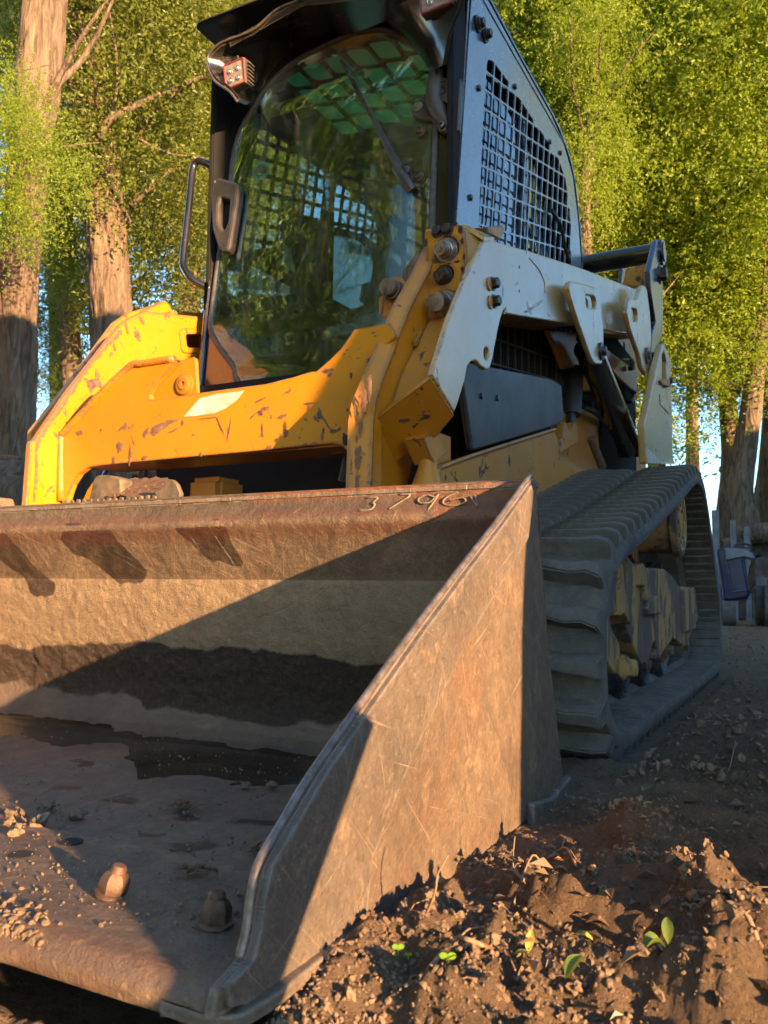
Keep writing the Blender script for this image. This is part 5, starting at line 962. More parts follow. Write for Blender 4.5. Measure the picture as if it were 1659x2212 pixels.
# ================================================================== TRACKS
path_ctrl = [(1.275, .030), (1.205, .055), (1.150, .10), (1.128, .165), (1.128, .25), (1.150, .315), (1.20, .368), (1.30, .405), (1.62, .478), (2.10, .595), (2.46, .690), (2.60, .718), (2.72, .712), (2.82, .670), (2.95, .560), (3.10, .410), (3.22, .25), (3.235, .15), (3.20, .075), (3.14, .035), (3.05, .025), (2.5, .022), (1.8, .022), (1.38, .022)]
pc_ = [Vector((0, a, b)) for a, b in path_ctrl]; dn = []; Nc = len(pc_)
for i in range(Nc):
    p0, p1, p2, p3 = [pc_[(i + k) % Nc] for k in (-1, 0, 1, 2)]
    for j in range(12):
        t_ = j / 12; dn.append(.5 * ((2 * p1) + (-p0 + p2) * t_ + (2 * p0 - 5 * p1 + 4 * p2 - p3) * t_ ** 2 + (-p0 + 3 * p1 - 3 * p2 + p3) * t_ ** 3))
Ls = [0]
for i in range(len(dn)): Ls.append(Ls[-1] + (dn[(i + 1) % len(dn)] - dn[i]).length)
TOT = Ls[-1]
def onpath(s):
    s %= TOT; i = int(np.searchsorted(Ls, s, 'right')) - 1; a, b = dn[i], dn[(i + 1) % len(dn)]; q = (s - Ls[i]) / max(1e-6, Ls[i + 1] - Ls[i]); P = a.lerp(b, q)
    i0, i1 = (i - 3) % len(dn), (i + 4) % len(dn); T = (dn[i1] - dn[i0]).normalized(); Nn = Vector((0, T.z, -T.y)); return P, T, -Nn if False else Nn
# the loop runs up the front and back over the top: outward is the left-hand normal
P_, T_, N_0 = onpath(TOT * .02); cenp = sum(dn, Vector()) / len(dn)
sgn = 1 if (dn[60] - cenp).dot(onpath(Ls[60])[2]) > 0 else -1
XO, XI = 1.006, .585; XM = (XO + XI) / 2; HALF = (XO - XI) / 2
NL = int(TOT / .080); PITCH = TOT / NL
def lug_mesh(side, lng=0):
    """one chevron bar: local x across, y along travel, z outward"""
    V = []; F = []; n = 7; x0, x1 = (.004, HALF - .004) if side > 0 else (-HALF + .004, -.004)
    ts = [i / (n - 1) for i in range(n)]
    for t_ in ts:
        a = t_ if side > 0 else 1 - t_; x = x0 + (x1 - x0) * t_; sk = .044 * (1 - a) - .014 + (.010 if a > .75 else 0); w_ = .0145 + .010 * a; hh = .033 + .006 * a; e = .004 if 0 < t_ < 1 else .010
        if t_ in (0, 1): x += (-1 if t_ else 1) * .006
        for dy, dz in ((-w_, 0), (-w_ * .72, hh - (.006 if t_ in (0, 1) else 0)), (w_ * .62, hh - .002 - (.006 if t_ in (0, 1) else 0)), (w_, 0)): V.append((x if dz else (x0 if t_ == 0 else x1 if t_ == 1 else x), sk + dy, dz))
    for i in range(n - 1):
        for j in range(3): F.append((4 * i + j, 4 * i + 4 + j, 4 * i + 5 + j, 4 * i + 1 + j))
    F.append((0, 1, 2, 3)); F.append((4 * n - 1, 4 * n - 2, 4 * n - 3, 4 * n - 4)); me = mk('tread_lug', V, F, M['track'])
    bm = bmesh.new(); bm.from_mesh(me); bmesh.ops.recalc_face_normals(bm, faces=bm.faces); bmesh.ops.bevel(bm, geom=[e for e in bm.edges if e.calc_face_angle(0) > .5], offset=.0035, segments=2, affect='EDGES')
    for v in bm.verts: v.co += Vector((mnoise.noise(v.co * 30), mnoise.noise(v.co * 30 + Vector((5, 0, 0))), mnoise.noise(v.co * 24 + Vector((0, 9, 0))))) * .0035
    bm.to_mesh(me); bm.free()
    for p in me.polygons: p.use_smooth = True
    me.set_sharp_from_angle(angle=rad(40)); return me
LUG = {1: lug_mesh(1), -1: lug_mesh(-1)}
def track(mx, side):
    tk = thing_part = None
    V = []; F = []; n = len(dn)
    prof_ = [(-HALF, .0), (-HALF + .006, .018), (HALF - .006, .018), (HALF, .0), (HALF - .004, -.016), (.09, -.018), (.07, -.034), (-.07, -.034), (-.09, -.018), (-HALF + .004, -.016)]
    for i in range(n):
        P, T, Nn = onpath(Ls[i]); Nn = Nn * sgn
        for x, d in prof_: V.append(Vector((mx + x, P.y, P.z)) + Nn * d)
    m_ = len(prof_)
    for i in range(n):
        for j in range(m_): F.append((i * m_ + j, i * m_ + (j + 1) % m_, ((i + 1) % n) * m_ + (j + 1) % m_, ((i + 1) % n) * m_ + j))
    me = mk('rubber_track', V, F, M['track']); bm = bmesh.new(); bm.from_mesh(me); bmesh.ops.recalc_face_normals(bm, faces=bm.faces); bm.to_mesh(me); bm.free()
    tk = link('rubber_track', me, ld, smooth=35)
    for k in range(NL):
        for s_ in (1, -1):
            P, T, Nn = onpath((k + (.5 if s_ < 0 else 0)) * PITCH); Nn = Nn * sgn
            o = bpy.data.objects.new('tread_lug', LUG[s_]); COL.objects.link(o); o.parent = tk
            o.matrix_local = Matrix.Translation(Vector((mx, P.y, P.z)) + Nn * .016) @ Matrix(((1, 0, 0), (0, T.y, Nn.y), (0, T.z, Nn.z))).to_4x4()
    # inner ribs
    V = []; F = []; rb = []
    for k in range(NL * 2):
        P, T, Nn = onpath(k * PITCH / 2); Nn = Nn * sgn
        for x0, x1 in ((HALF - .115, HALF - .012), (-HALF + .012, -HALF + .115)):
            b = len(V)
            for xx in (x0, x1):
                for tt, dd_ in ((-.012, -.015), (-.007, -.024), (.007, -.024), (.012, -.015)): V.append(Vector((mx + xx, P.y, P.z)) + T * tt + Nn * (dd_ + (.004 if xx in (HALF - .012,) else 0)))
            for j in range(3): F.append((b + j, b + j + 1, b + 5 + j, b + 4 + j))
            F.append((b, b + 1, b + 2, b + 3)); F.append((b + 4, b + 5, b + 6, b + 7))
    me = mk('ribs', V, F, M['track']); bm = bmesh.new(); bm.from_mesh(me); bmesh.ops.recalc_face_normals(bm, faces=bm.faces); bm.to_mesh(me); bm.free(); link('inner_ribs', me, tk, kind='stuff', smooth=30)
    return tk
track(XM, 1); track(-XM, -1)
# undercarriage on the visible side
def uc(x): return PX(x)
U1 = uc(.93)
frame_out = U1.uvs([zu(315, 850), zu(360, 790), zu(400, 720), zu(450, 760), zu(530, 880), zu(545, 960), zu(620, 830), zu(660, 900), zu(690, 885), zu(850, 900), zu(930, 960), zu(1020, 1090), zu(1190, 1105), zu(1230, 1450), zu(1160, 1600), zu(1075, 1760), zu(1000, 1700), zu(935, 1660), zu(930, 1700), zu(860, 1780), zu(800, 1900), zu(740, 1700), zu(720, 1750), zu(690, 1900), zu(600, 1960), zu(370, 1420), zu(345, 960)])
plate('track_frame', frame_out, U1, -.05, 0, M['under'], ld, bevel=.006)
U2 = uc(.945)
for pts_ in ([(310, 840), (360, 800), (400, 860), (410, 1000), (430, 1380), (370, 1420), (345, 960)], [(450, 760), (530, 880), (545, 1180), (495, 1300), (480, 1520), (410, 1390), (440, 1000)], [(550, 870), (625, 835), (665, 910), (690, 1220), (650, 1260), (640, 1090), (560, 1085)], [(690, 1240), (800, 1180), (815, 1400), (680, 1410), (665, 1330)]):
    plate('frame_rib', roundp(U2.uvs([zu(*q) for q in pts_]), .006), U2, -.025, 0, M['under'], ld, bevel=.005)
plate('frame_rib', roundp(U2.uvs([zu(1070, 1130), zu(1190, 1120), zu(1200, 1560), zu(1080, 1600)]), .006), U2, -.025, 0, M['under'], ld, bevel=.005)
plate('idler_guard', uc(.95).uvs([zu(240, 900), zu(330, 960), zu(340, 1370), zu(250, 1430), zu(270, 1560), zu(350, 1700), zu(370, 1900), zu(350, 2060), zu(290, 2050), zu(180, 1860), zu(200, 1400)]), uc(.95), -.02, 0, M['under'], ld, bevel=.005)
ln('guard_bolt_block', box(.95, .975, *sorted((uc(.95).uv(zu(345, 1980))[0] - .02, uc(.95).uv(zu(345, 1980))[0] + .02)), uc(.95).uv(zu(345, 1980))[1] - .022, uc(.95).uv(zu(345, 1980))[1] + .022, M['under'], .005))
ln('idler_hub', lathe([(-.2, .17), (.0, .17), (.01, .15)], Vector((.86, 1.34, .20)), (1, 0, 0), M['interior'], 36))
for i, (q, rr) in enumerate((((560, 1990), .085), ((780, 1940), .085), ((965, 1870), .085))):
    c_ = uc(.93).uv(zu(*q)); y_ = c_[0]; z_ = .022 + .018 + .085
    ln('road_roller', lathe([(-.24, .085), (-.015, .085), (-.006, .082), (0, .074), (-.03, .060), (-.05, .03)], Vector((.895, y_, z_)), (1, 0, 0), M['roller'], 40), smooth=30)
    ln('roller_hub', lathe([(-.06, .038), (.0, .036), (.008, .028)], Vector((.90, y_, z_)), (1, 0, 0), M['under'], 24))
for q in ((670, 1840), (870, 1800), (1055, 1750), (1215, 1450)): ln('frame_bolt', hexbolt(uc(.905).at(zu(*q)), (1, 0, 0), .018, M['under'], .02))
ln('roller_bolt', hexbolt(uc(.95).at(zu(385, 1990)), (1, 0, 0), .022, M['under'], .03))
mc = uc(.97).at(zt(985, 460)); ln('drive_motor', lathe([(-.32, .098), (-.03, .100), (-.02, .112), (.0, .112), (.004, .106), (.004, .092), (-.004, .088), (-.004, .03), (.002, .028)], mc, (1, 0, 0), M['under'], 48)); 
for k in range(8): a = k * .785; ln('motor_bolt', hexbolt(mc + Vector((-.004, .06 * math.cos(a), .06 * math.sin(a))), (1, 0, 0), .008, M['under'], washer=False))
sc_ = uc(.80).at(zt(760, 610)); ln('drive_sprocket', lathe([(-.06, .15), (-.02, .17), (.0, .17), (.01, .15), (.012, .10)], sc_ + Vector((0, .05, 0)), (1, 0, 0), M['steel_dark'], 40))
for k in range(10): a = k * .628; ln('sprocket_bolt', hexbolt(sc_ + Vector((.012, .05 + .12 * math.cos(a), .12 * math.sin(a))), (1, 0, 0), .011, M['steel_dark'], .02, False))
plate('motor_mount', uc(.84).uvs([zu(420, 640), zu(560, 480), zu(560, 700), zu(580, 850), zu(540, 860), zu(500, 760)]), uc(.84), -.03, 0, M['under'], ld)
ln('track_frame_core', box(.66, .85, 1.5, 3.0, .14, .34, M['interior'], .03)); ln('undercarriage_beam', box(.5, .7, 1.8, 2.9, .25, .5, M['interior'], .02))

# ================================================================== TREES
def gp3(px, dist):
    d = ray(px, 1270); d = Vector((d.x, d.y, 0)).normalized(); return Vector((CC.x, CC.y, 0)) + d * dist
def trunk_mesh(path, radii, seg=40, ridge=.10, nper=36, seed=0):
    P = smoothpath(path, nper); n = len(P); rr = np.interp(np.linspace(0, 1, n), np.linspace(0, 1, len(radii)), radii); V = np.zeros((n, seg, 3)); up = Vector((1, .3, 0)); cum = 0
    for i, p in enumerate(P):
        d = (P[min(i + 1, n - 1)] - P[max(i - 1, 0)]).normalized(); up = (up - d * up.dot(d)).normalized(); s = d.cross(up); cum += (P[i] - P[i - 1]).length if i else 0
        a = np.linspace(0, 2 * np.pi, seg, endpoint=False); ca, sa = np.cos(a), np.sin(a)
        nz = 1 - np.abs(2 * (vnoise(a * 3.2 + 3 + cum * 1.3, np.full(seg, cum * 1.9), seed) * .6 + vnoise(a * 7.5, np.full(seg, cum * 4.5), seed + 1) * .4) - 1); nz = np.where(a > 2 * np.pi - .4, nz * (2 * np.pi - a) / .4 + nz[0] * (1 - (2 * np.pi - a) / .4), nz)
        r_ = rr[i] * (1 + ridge * (nz - .6) + .06 * np.sin(a * 2 + cum)); V[i] = np.array(p) + np.outer(ca * r_, np.array(up)) + np.outer(sa * r_, np.array(s))
    ii = np.arange(n * seg).reshape(n, seg); nx_ = np.roll(ii, -1, 1); F = np.stack([ii[:-1], nx_[:-1], nx_[1:], ii[1:]], -1).reshape(-1, 4); return npmesh('trunk', V.reshape(-1, 3), F, M['bark'])
def crown_points(n, rx, rz, holes=.42, seed=0, ncl=160, spread=.34, droop=.25):
    rs = np.random.RandomState(seed); out = []; tot = 0
    c = rs.normal(size=(ncl, 3)); c /= np.linalg.norm(c, axis=1)[:, None]; c *= rs.uniform(.25, 1, (ncl, 1)) ** .5; c *= [rx, rx, rz]
    k = n // ncl; w = rs.normal(size=(ncl, k, 3)) * spread * rs.uniform(.5, 1.3, (ncl, 1, 1)); w[:, :, 2] *= 1.25; P = (c[:, None] + w).reshape(-1, 3)
    # twig structure: pull points on to short hanging lines
    tw = rs.randint(0, 9, len(P)); q = P.copy(); sx = np.sin(q[:, 0] * 23 + tw); q[:, 0] += .03 * sx; q[:, 2] -= droop * np.abs(rs.normal(size=len(P))) * .5; return q
def twig_crown(name, n_tw, per, rx, rz, size, mat, seed, ncl=120, spread=.4, tw_len=.38, hang=.5):
    """leaves set along thin hanging twigs so the crown has gaps and strands"""
    rs = np.random.RandomState(seed); o = crown_points(n_tw, rx, rz, seed=seed, ncl=ncl, spread=spread); n = len(o); d = rs.normal(size=(n, 3)); d[:, 2] -= hang; d /= np.linalg.norm(d, axis=1)[:, None]
    t_ = rs.uniform(0, 1, (n, per, 1)); L_ = tw_len * rs.uniform(.4, 1.2, (n, 1, 1)); P = o[:, None] + d[:, None] * t_ * L_; P[:, :, 2] -= (t_[:, :, 0] * L_[:, :, 0]) ** 2 * .5; P += rs.normal(size=P.shape) * .014
    return leafquads(name, P.reshape(-1, 3), size, mat, .3, .52, hang=.15)
CR_ = {}
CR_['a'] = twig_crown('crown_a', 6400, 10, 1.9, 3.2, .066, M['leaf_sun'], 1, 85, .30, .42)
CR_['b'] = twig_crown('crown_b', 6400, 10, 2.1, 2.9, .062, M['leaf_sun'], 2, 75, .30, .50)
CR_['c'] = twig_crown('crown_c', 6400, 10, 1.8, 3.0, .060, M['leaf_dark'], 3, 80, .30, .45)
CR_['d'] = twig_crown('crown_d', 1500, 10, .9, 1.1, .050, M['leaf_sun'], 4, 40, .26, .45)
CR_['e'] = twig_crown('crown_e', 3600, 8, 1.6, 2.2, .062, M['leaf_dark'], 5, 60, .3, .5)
def limbs(root, base, n, h0, h1, reach, thick=.05, seed=0):
    rs = random.Random(seed)
    for i in range(n):
        z = h0 + (h1 - h0) * (i + rs.random()) / n; a = rs.uniform(0, 6.28); L_ = reach * rs.uniform(.5, 1); p0 = base + Vector((0, 0, z)); pts = [p0]; d = Vector((math.cos(a), math.sin(a), rs.uniform(.2, .9))).normalized()
        for k in range(4): d = (d + Vector((rs.uniform(-.3, .3), rs.uniform(-.3, .3), rs.uniform(-.15, .25)))).normalized(); pts.append(pts[-1] + d * L_ / 4)
        link('branch', tube(smoothpath(pts, 4), [thick * (1 - .85 * k / 16) for k in range(17)], M['bark'], 7), root, smooth=180)
def tree(base, path, radii, crowns, label, name='elm_tree', group=None, limb=None, seed=0, seg=40, ridge=.12, cat='tree'):
    t_ = thing(name, tuple(base), label, cat, group); link('trunk', trunk_mesh([base + Vector(p) for p in path], radii, seg, ridge, seed=seed), t_)
    for (k, off, s, rz) in crowns:
        o = bpy.data.objects.new('crown', CR_[k]); COL.objects.link(o); o.parent = t_; o.location = off; o.scale = s; o.rotation_euler = (0, 0, rz)
    if limb: limbs(t_, base, *limb, seed)
    return t_
Vv = Vector
def up(px, py, dist):   # point above ground at a distance
    d = ray(px, py); hd = math.hypot(d.x, d.y); return CC + d * (dist / hd)
def ptree(pts, dist, radii, crowns, label, **k):
    P = [up(px, py, dist) for px, py in pts]; base = gp3(pts[0][0], dist); P = [base + Vector((0, 0, -.1))] + P; rel = [p - base for p in P]
    cr = [(kk, up(px, py, dd) - base, s, rz) for kk, px, py, dd, s, rz in crowns]; return tree(base, rel, radii, cr, label, **k)
G1 = 'tall trees on the left beyond the loader'; G2 = 'leafy trees in sun on the right beyond the cab'
# left: big trunk at the picture edge, its neighbour, third trunk and slim ones
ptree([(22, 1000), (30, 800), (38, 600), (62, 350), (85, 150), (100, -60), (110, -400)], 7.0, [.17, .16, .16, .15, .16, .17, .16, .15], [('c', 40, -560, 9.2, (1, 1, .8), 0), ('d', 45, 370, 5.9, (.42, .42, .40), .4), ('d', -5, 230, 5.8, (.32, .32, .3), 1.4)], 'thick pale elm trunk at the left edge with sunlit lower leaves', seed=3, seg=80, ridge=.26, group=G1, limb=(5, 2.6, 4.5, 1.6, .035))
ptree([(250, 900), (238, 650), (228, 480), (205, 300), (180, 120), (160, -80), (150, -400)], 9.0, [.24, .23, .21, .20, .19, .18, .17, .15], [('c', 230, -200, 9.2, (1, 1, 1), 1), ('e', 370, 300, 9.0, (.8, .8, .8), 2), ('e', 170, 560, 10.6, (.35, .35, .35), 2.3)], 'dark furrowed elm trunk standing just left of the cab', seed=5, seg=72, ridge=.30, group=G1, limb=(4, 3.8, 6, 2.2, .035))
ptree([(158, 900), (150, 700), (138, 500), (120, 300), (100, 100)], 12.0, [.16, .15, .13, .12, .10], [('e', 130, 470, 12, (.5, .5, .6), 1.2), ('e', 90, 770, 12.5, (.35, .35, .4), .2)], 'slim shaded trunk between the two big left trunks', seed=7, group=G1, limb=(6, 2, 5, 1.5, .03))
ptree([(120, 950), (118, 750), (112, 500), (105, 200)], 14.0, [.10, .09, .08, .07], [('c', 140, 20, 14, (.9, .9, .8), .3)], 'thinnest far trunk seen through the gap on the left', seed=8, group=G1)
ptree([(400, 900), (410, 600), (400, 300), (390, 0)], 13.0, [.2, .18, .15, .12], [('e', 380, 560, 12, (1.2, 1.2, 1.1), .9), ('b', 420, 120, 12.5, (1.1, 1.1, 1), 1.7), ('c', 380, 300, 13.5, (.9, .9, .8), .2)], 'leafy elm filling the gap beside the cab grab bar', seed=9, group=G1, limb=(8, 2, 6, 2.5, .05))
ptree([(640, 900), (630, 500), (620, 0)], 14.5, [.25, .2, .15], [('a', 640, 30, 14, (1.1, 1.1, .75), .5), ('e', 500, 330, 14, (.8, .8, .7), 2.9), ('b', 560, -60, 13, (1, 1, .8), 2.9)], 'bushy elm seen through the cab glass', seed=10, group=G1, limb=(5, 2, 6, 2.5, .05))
# right
ptree([(1195, 1000), (1185, 800), (1195, 600), (1188, 420), (1170, 260)], 11.0, [.13, .12, .11, .09, .06], [('a', 1120, 100, 12.4, (.95, .95, 1), .2), ('b', 1215, 620, 13.2, (.9, .9, .8), 2.2)], 'tree with a brown lit trunk just right of the cab guard', seed=12, group=G2, limb=(12, 1.6, 6.5, 1.9, .03))
ptree([(1290, 1000), (1275, 700), (1262, 450), (1278, 250), (1290, 60)], 10.0, [.11, .10, .085, .07, .05], [('a', 1310, 20, 12.0, (.9, .9, .9), 1.3), ('a', 1330, 450, 12.6, (.9, .9, .85), 2.9), ('d', 1265, 330, 9.8, (.6, .6, .8), .3), ('d', 1300, 90, 9.8, (.6, .6, .7), 1.9)], 'tree with a thin straight stem and bright crown above the black cross tube', seed=13, group=G2, limb=(14, 1.8, 6.5, 1.9, .028))
ptree([(1420, 1050), (1410, 800), (1430, 500), (1420, 250)], 13.0, [.14, .12, .10, .07], [('b', 1420, 130, 12, (1.05, 1.05, 1), .6), ('a', 1440, 560, 13, (1, 1, .9), 1.8)], 'bright leafy tree behind the rear tower of the loader', seed=14, group=G2, limb=(12, 2.4, 7, 2.2, .035))
ptree([(1570, 1140), (1580, 1000), (1570, 860), (1545, 640), (1560, 300)], 13.5, [.17, .15, .13, .11, .07], [('a', 1560, 180, 12.6, (1.05, 1.05, 1), 2.6), ('b', 1590, 600, 13.2, (.9, .9, .7), .8)], 'tree with a bent shaded trunk left of the rightmost pair', seed=15, group=G2, limb=(12, 3, 7, 2.2, .04))
ptree([(1612, 1140), (1600, 1050), (1620, 900), (1640, 760), (1690, 500)], 12.5, [.20, .16, .15, .12, .10], [('b', 1690, 60, 11.5, (1, 1, 1), 1.1), ('c', 1700, 640, 13.5, (.9, .9, .6), 2)], 'tree with the thickest shaded trunk at the right edge', seed=16, group=G2, limb=(12, 3, 7, 2.2, .04))
ptree([(1640, 1140), (1655, 1000), (1665, 800), (1655, 400)], 14.5, [.13, .12, .10, .08], [('a', 1640, 330, 14.5, (1.1, 1.1, 1), .1)], 'tree with an upright trunk farthest right', seed=17, group=G2, limb=(8, 3, 7, 2, .035))
ptree([(1060, 1000), (1050, 500), (1040, 100)], 15.0, [.15, .13, .10], [('a', 1060, 50, 14, (1.2, 1.2, 1.1), .4), ('b', 1040, 480, 15, (1.2, 1.2, 1), 1.4)], 'leafy tree behind the top corner of the cab', seed=18, group=G2)
ptree([(1500, 1100), (1495, 900), (1500, 400)], 17.0, [.13, .12, .10], [('b', 1350, 300, 16, (1.5, 1.5, 1.3), 2.4), ('a', 1560, 420, 17, (1.2, 1.2, .9), 3)], 'farthest bright tree between the tower and the right trunks', seed=19, group=G2)
# the forked limb over the left side
bt = thing('fallen_looking_branch', tuple(gp3(300, 8.3)), 'bare dark bough crossing the leaves left of the cab roof', 'branch')
bt.name = 'bare_branch'
for pts_, r0 in (([(215, 300), (235, 262), (300, 225), (380, 190), (440, 165), (520, 140)], .040), ([(240, 255), (252, 190), (250, 110), (235, 20), (225, -60)], .018), ([(380, 190), (395, 165), (400, 150)], .012), ([(300, 300), (360, 330), (430, 340), (490, 350)], .016)):
    P = smoothpath([up(a, b, 8.3) for a, b in pts_], 5); link('bough', tube(P, [r0 * (1 - .6 * k / len(P)) for k in range(len(P))], M['bark'], 9), bt, smooth=180)
bt2 = thing('bare_branch', tuple(gp3(60, 5.9)), 'pale thin twig arching in front of the left trunk', 'branch')
for pts_, r0 in (([(-20, 430), (60, 345), (120, 320), (215, 308)], .010), ([(90, 335), (60, 320), (40, 312)], .006), ([(0, 170), (60, 150), (110, 140)], .006)):
    P = smoothpath([up(a, b, 5.9) for a, b in pts_], 5); link('bough', tube(P, [r0 * (1 - .6 * k / len(P)) for k in range(len(P))], M['bark'], 7), bt2, smooth=180)
# trees behind the photographer, mirrored in the cab glass
for i, (x, y, k) in enumerate(((-4.0, -5.2, 'c'), (-6.4, -4.6, 'c'), (-2.4, -6.6, 'b'), (-8.2, -2.4, 'c'), (-5.6, -8, 'a'), (-8.8, -6.4, 'b'), (-1.0, -9.5, 'a'))):
    tree(Vv((x, y, 0)), [(0, 0, -.1), (.1, 0, 2), (-.1, .2, 5), (.2, .1, 8)], [.25, .22, .17, .1], [(k, (0, 0, 5.6), (1.2, 1.2, 1.2), i * 1.1), ('bc'[i % 2], (.3, 1.0, 9.6), (1.1, 1.1, 1.0), i * 1.7), ('e', (.8, .4, 3.0), (1, 1, .8), i)], ['dark elm straight behind the camera, mirrored in the cab glass', 'bright elm at the far left behind the camera', 'bright elm nearest the right behind the camera', 'dark elm farthest left of the mirrored row', 'bright elm standing at the back of the mirrored row', 'bright elm at the back left corner of the mirrored row', 'bright elm farthest off to the right of the mirrored row'][i], seed=30 + i, seg=16, group='trees mirrored in the glass', limb=(6, 2, 6, 2, .05))

for i, (x, y, s) in enumerate(((2.9, 13.5, 1.0), (5.4, 14.5, 1.1), (8.2, 14, 1.0), (11, 13.5, 1.1), (13.5, 11.5, 1.0))):
    tree(Vv((x, y, 0)), [(0, 0, -.1), (.1, 0, 1.5), (-.1, .2, 3)], [.2, .16, .08], [('c', (0, 0, 2.0), (s, s, .72), i * 1.3), ('e', (1.2, -.4, 1.6), (1, 1, .7), i)], ['low round elm just beyond the right picture edge', 'second low elm beyond the right picture edge', 'middle low elm of the row beyond the picture', 'fourth low elm of the row beyond the picture', 'last low elm of the row beyond the picture'][i], seed=60 + i, seg=16, group='low trees mirrored in the paint')
# ================================================================== SMALL TRACTOR, LOG PILE, POSTS
dT = 8.7; bT = gp3(1592, dT); tr_ = thing('lawn_tractor', tuple(bT), 'small old tractor with a dark blue hood parked by the log pile', 'tractor')
vw = Vector((bT.x - CC.x, bT.y - CC.y, 0)).normalized(); sd = Vector((vw.y, -vw.x, 0)); TP = Plane(up(1592, 1335, dT), sd, Z3)   # upright plane facing the yard
def T3(q, d=0.0): return TP.P(TP.uv(ztr(*q)), d)
def tpl_(name, qs, d0, d1, mat, bev=.01, r=.02): return plate(name, roundp(TP.uvs([ztr(*q) for q in qs]), r), TP, d0, d1, mat, tr_, bevel=bev)
tpl_('hood', [(235, 1120), (370, 1080), (610, 1110), (650, 1200), (725, 1700), (720, 1810), (480, 1860), (340, 1860), (330, 1700)], -.02, .30, M['blue'], .03, .05)
tpl_('hood_top', [(360, 1090), (620, 1100), (790, 1180), (815, 1270), (640, 1230), (380, 1285)], .0, .33, M['bluegrey'], .012)
tpl_('hood_side', [(420, 1310), (610, 1270), (690, 1690), (470, 1700)], .30, .315, M['blue'], .004, .01)
ln_ = lambda nm, me: link(nm, me, tr_, smooth=40)
ln_('hood_rib', tube([T3((395, 1290), .32), T3((420, 1440), .32), T3((455, 1690), .32)], .006, M['bluegrey'], 6)); ln_('hood_rib', tube([T3((620, 1240), .32), T3((660, 1450), .32), T3((715, 1700), .32)], .006, M['bluegrey'], 6)); ln_('hood_latch', lathe([(0, .012), (.01, .01)], T3((422, 1440), .32), -vw, M['bluegrey'], 12))
ln_('bumper', tube([T3((465, 1725), .33), T3((680, 1695), .33)], .010, M['bluegrey'], 8)); sw = [T3((640 + 130 * math.cos(k * .39), 1060 + 62 * math.sin(k * .39)), -.15 - .12 * math.cos(k * .39)) for k in range(16)]
ln_('steering_wheel', tube(sw, .011, M['black_matt'], 8, closed=True)); ln_('steering_spoke', tube([sw[0], sw[8]], .008, M['black_matt'], 6)); ln_('steering_column', tube([T3((640, 1060), -.15), T3((560, 1300), 0)], .014, M['black_matt'], 8))
tpl_('side_frame', [(730, 1330), (820, 1260), (800, 1600), (700, 1840), (660, 1860)], -.08, .02, M['rust'], .01); tpl_('foot_board', [(760, 1640), (1010, 1620), (1010, 1730), (740, 1740)], -.1, .1, M['rust'], .01)
for q, r_, d in (((430, 2010), .14, .2), ((900, 1900), .24, -.1), ((1050, 2000), .20, .1)): c_ = T3(q, d); ln_('tyre', lathe([(-.06, r_ * .6), (-.06, r_ * .92), (-.04, r_), (.04, r_), (.06, r_ * .92), (.06, r_ * .6)], Vector((c_.x, c_.y, r_ - .01)), sd, M['track'], 28)); ln_('rim', lathe([(-.05, r_ * .6), (.05, r_ * .6)], Vector((c_.x, c_.y, r_ - .01)), sd, M['rust'], 20))
tpl_('mower_deck', [(800, 1900), (1000, 1740), (1050, 1740), (1050, 2040), (900, 1990)], .05, .12, M['black_matt'], .02)
# log pile
dL = 10.6; LP = []
lp0 = gp3(1560, dL); ends = [(x, r) for x, r in ()]
rs = random.Random(5); row = 0; z = .16
k = 0
for row in range(4):
    for i in range(9 - row % 2):
        px = 1500 + i * 36 + (row % 2) * 18 + rs.uniform(-4, 4); c_ = gp3(px, dL + rs.uniform(-.15, .15)); r_ = rs.uniform(.105, .145); c_.z = .12 + row * .235; a = (CC - c_); a.z = 0; a.normalize(); a = (a + sd * rs.uniform(-.25, .25)).normalized()
        th_ = thing('log', tuple(c_), ['first', 'second', 'third', 'fourth', 'fifth', 'sixth', 'seventh', 'eighth', 'ninth'][i] + ' log from the left in the ' + ['bottom', 'second', 'third', 'top'][row] + ' row of the pile', 'log', 'logs stacked behind the small tractor')
        link('bark', tube([c_ - a * .9, c_ - a * .3, c_ + a * .2], [r_ * .95, r_ * 1.03, r_], M['bark'], 16), th_, smooth=60); link('sawn_end', lathe([(0, r_ * .93), (.004, r_ * .93)], c_ + a * .2, a, M['grey_wood'], 16), th_)
tl = up(1640, 1150, dL - .1); th_ = thing('log', tuple(tl), 'long grey log lying across the top of the pile at the right', 'log'); link('bark', tube([up(1585, 1158, dL - .2), up(1640, 1152, dL - .2), up(1760, 1150, dL - .2)], [.11, .12, .12], M['bark'], 18), th_, smooth=180)
for i, (px, w_, top_, dd_) in enumerate(((1549, .065, 1102, 9.6), (1587, .06, 1124, 10.0), (1617, .06, 1138, 10.2))):
    b = gp3(px, dd_); t0 = up(px, top_, dd_); o = link('fence_post', box(b.x - w_ / 2, b.x + w_ / 2, b.y - w_ / 2, b.y + w_ / 2, -.05, t0.z, M['white_wood'], .004), None, ['tallest pale wooden post beside the rear of the track', 'middle pale wooden post above the log pile', 'shortest pale wooden post above the log pile'][i], 'post', 'pale posts behind the log pile')
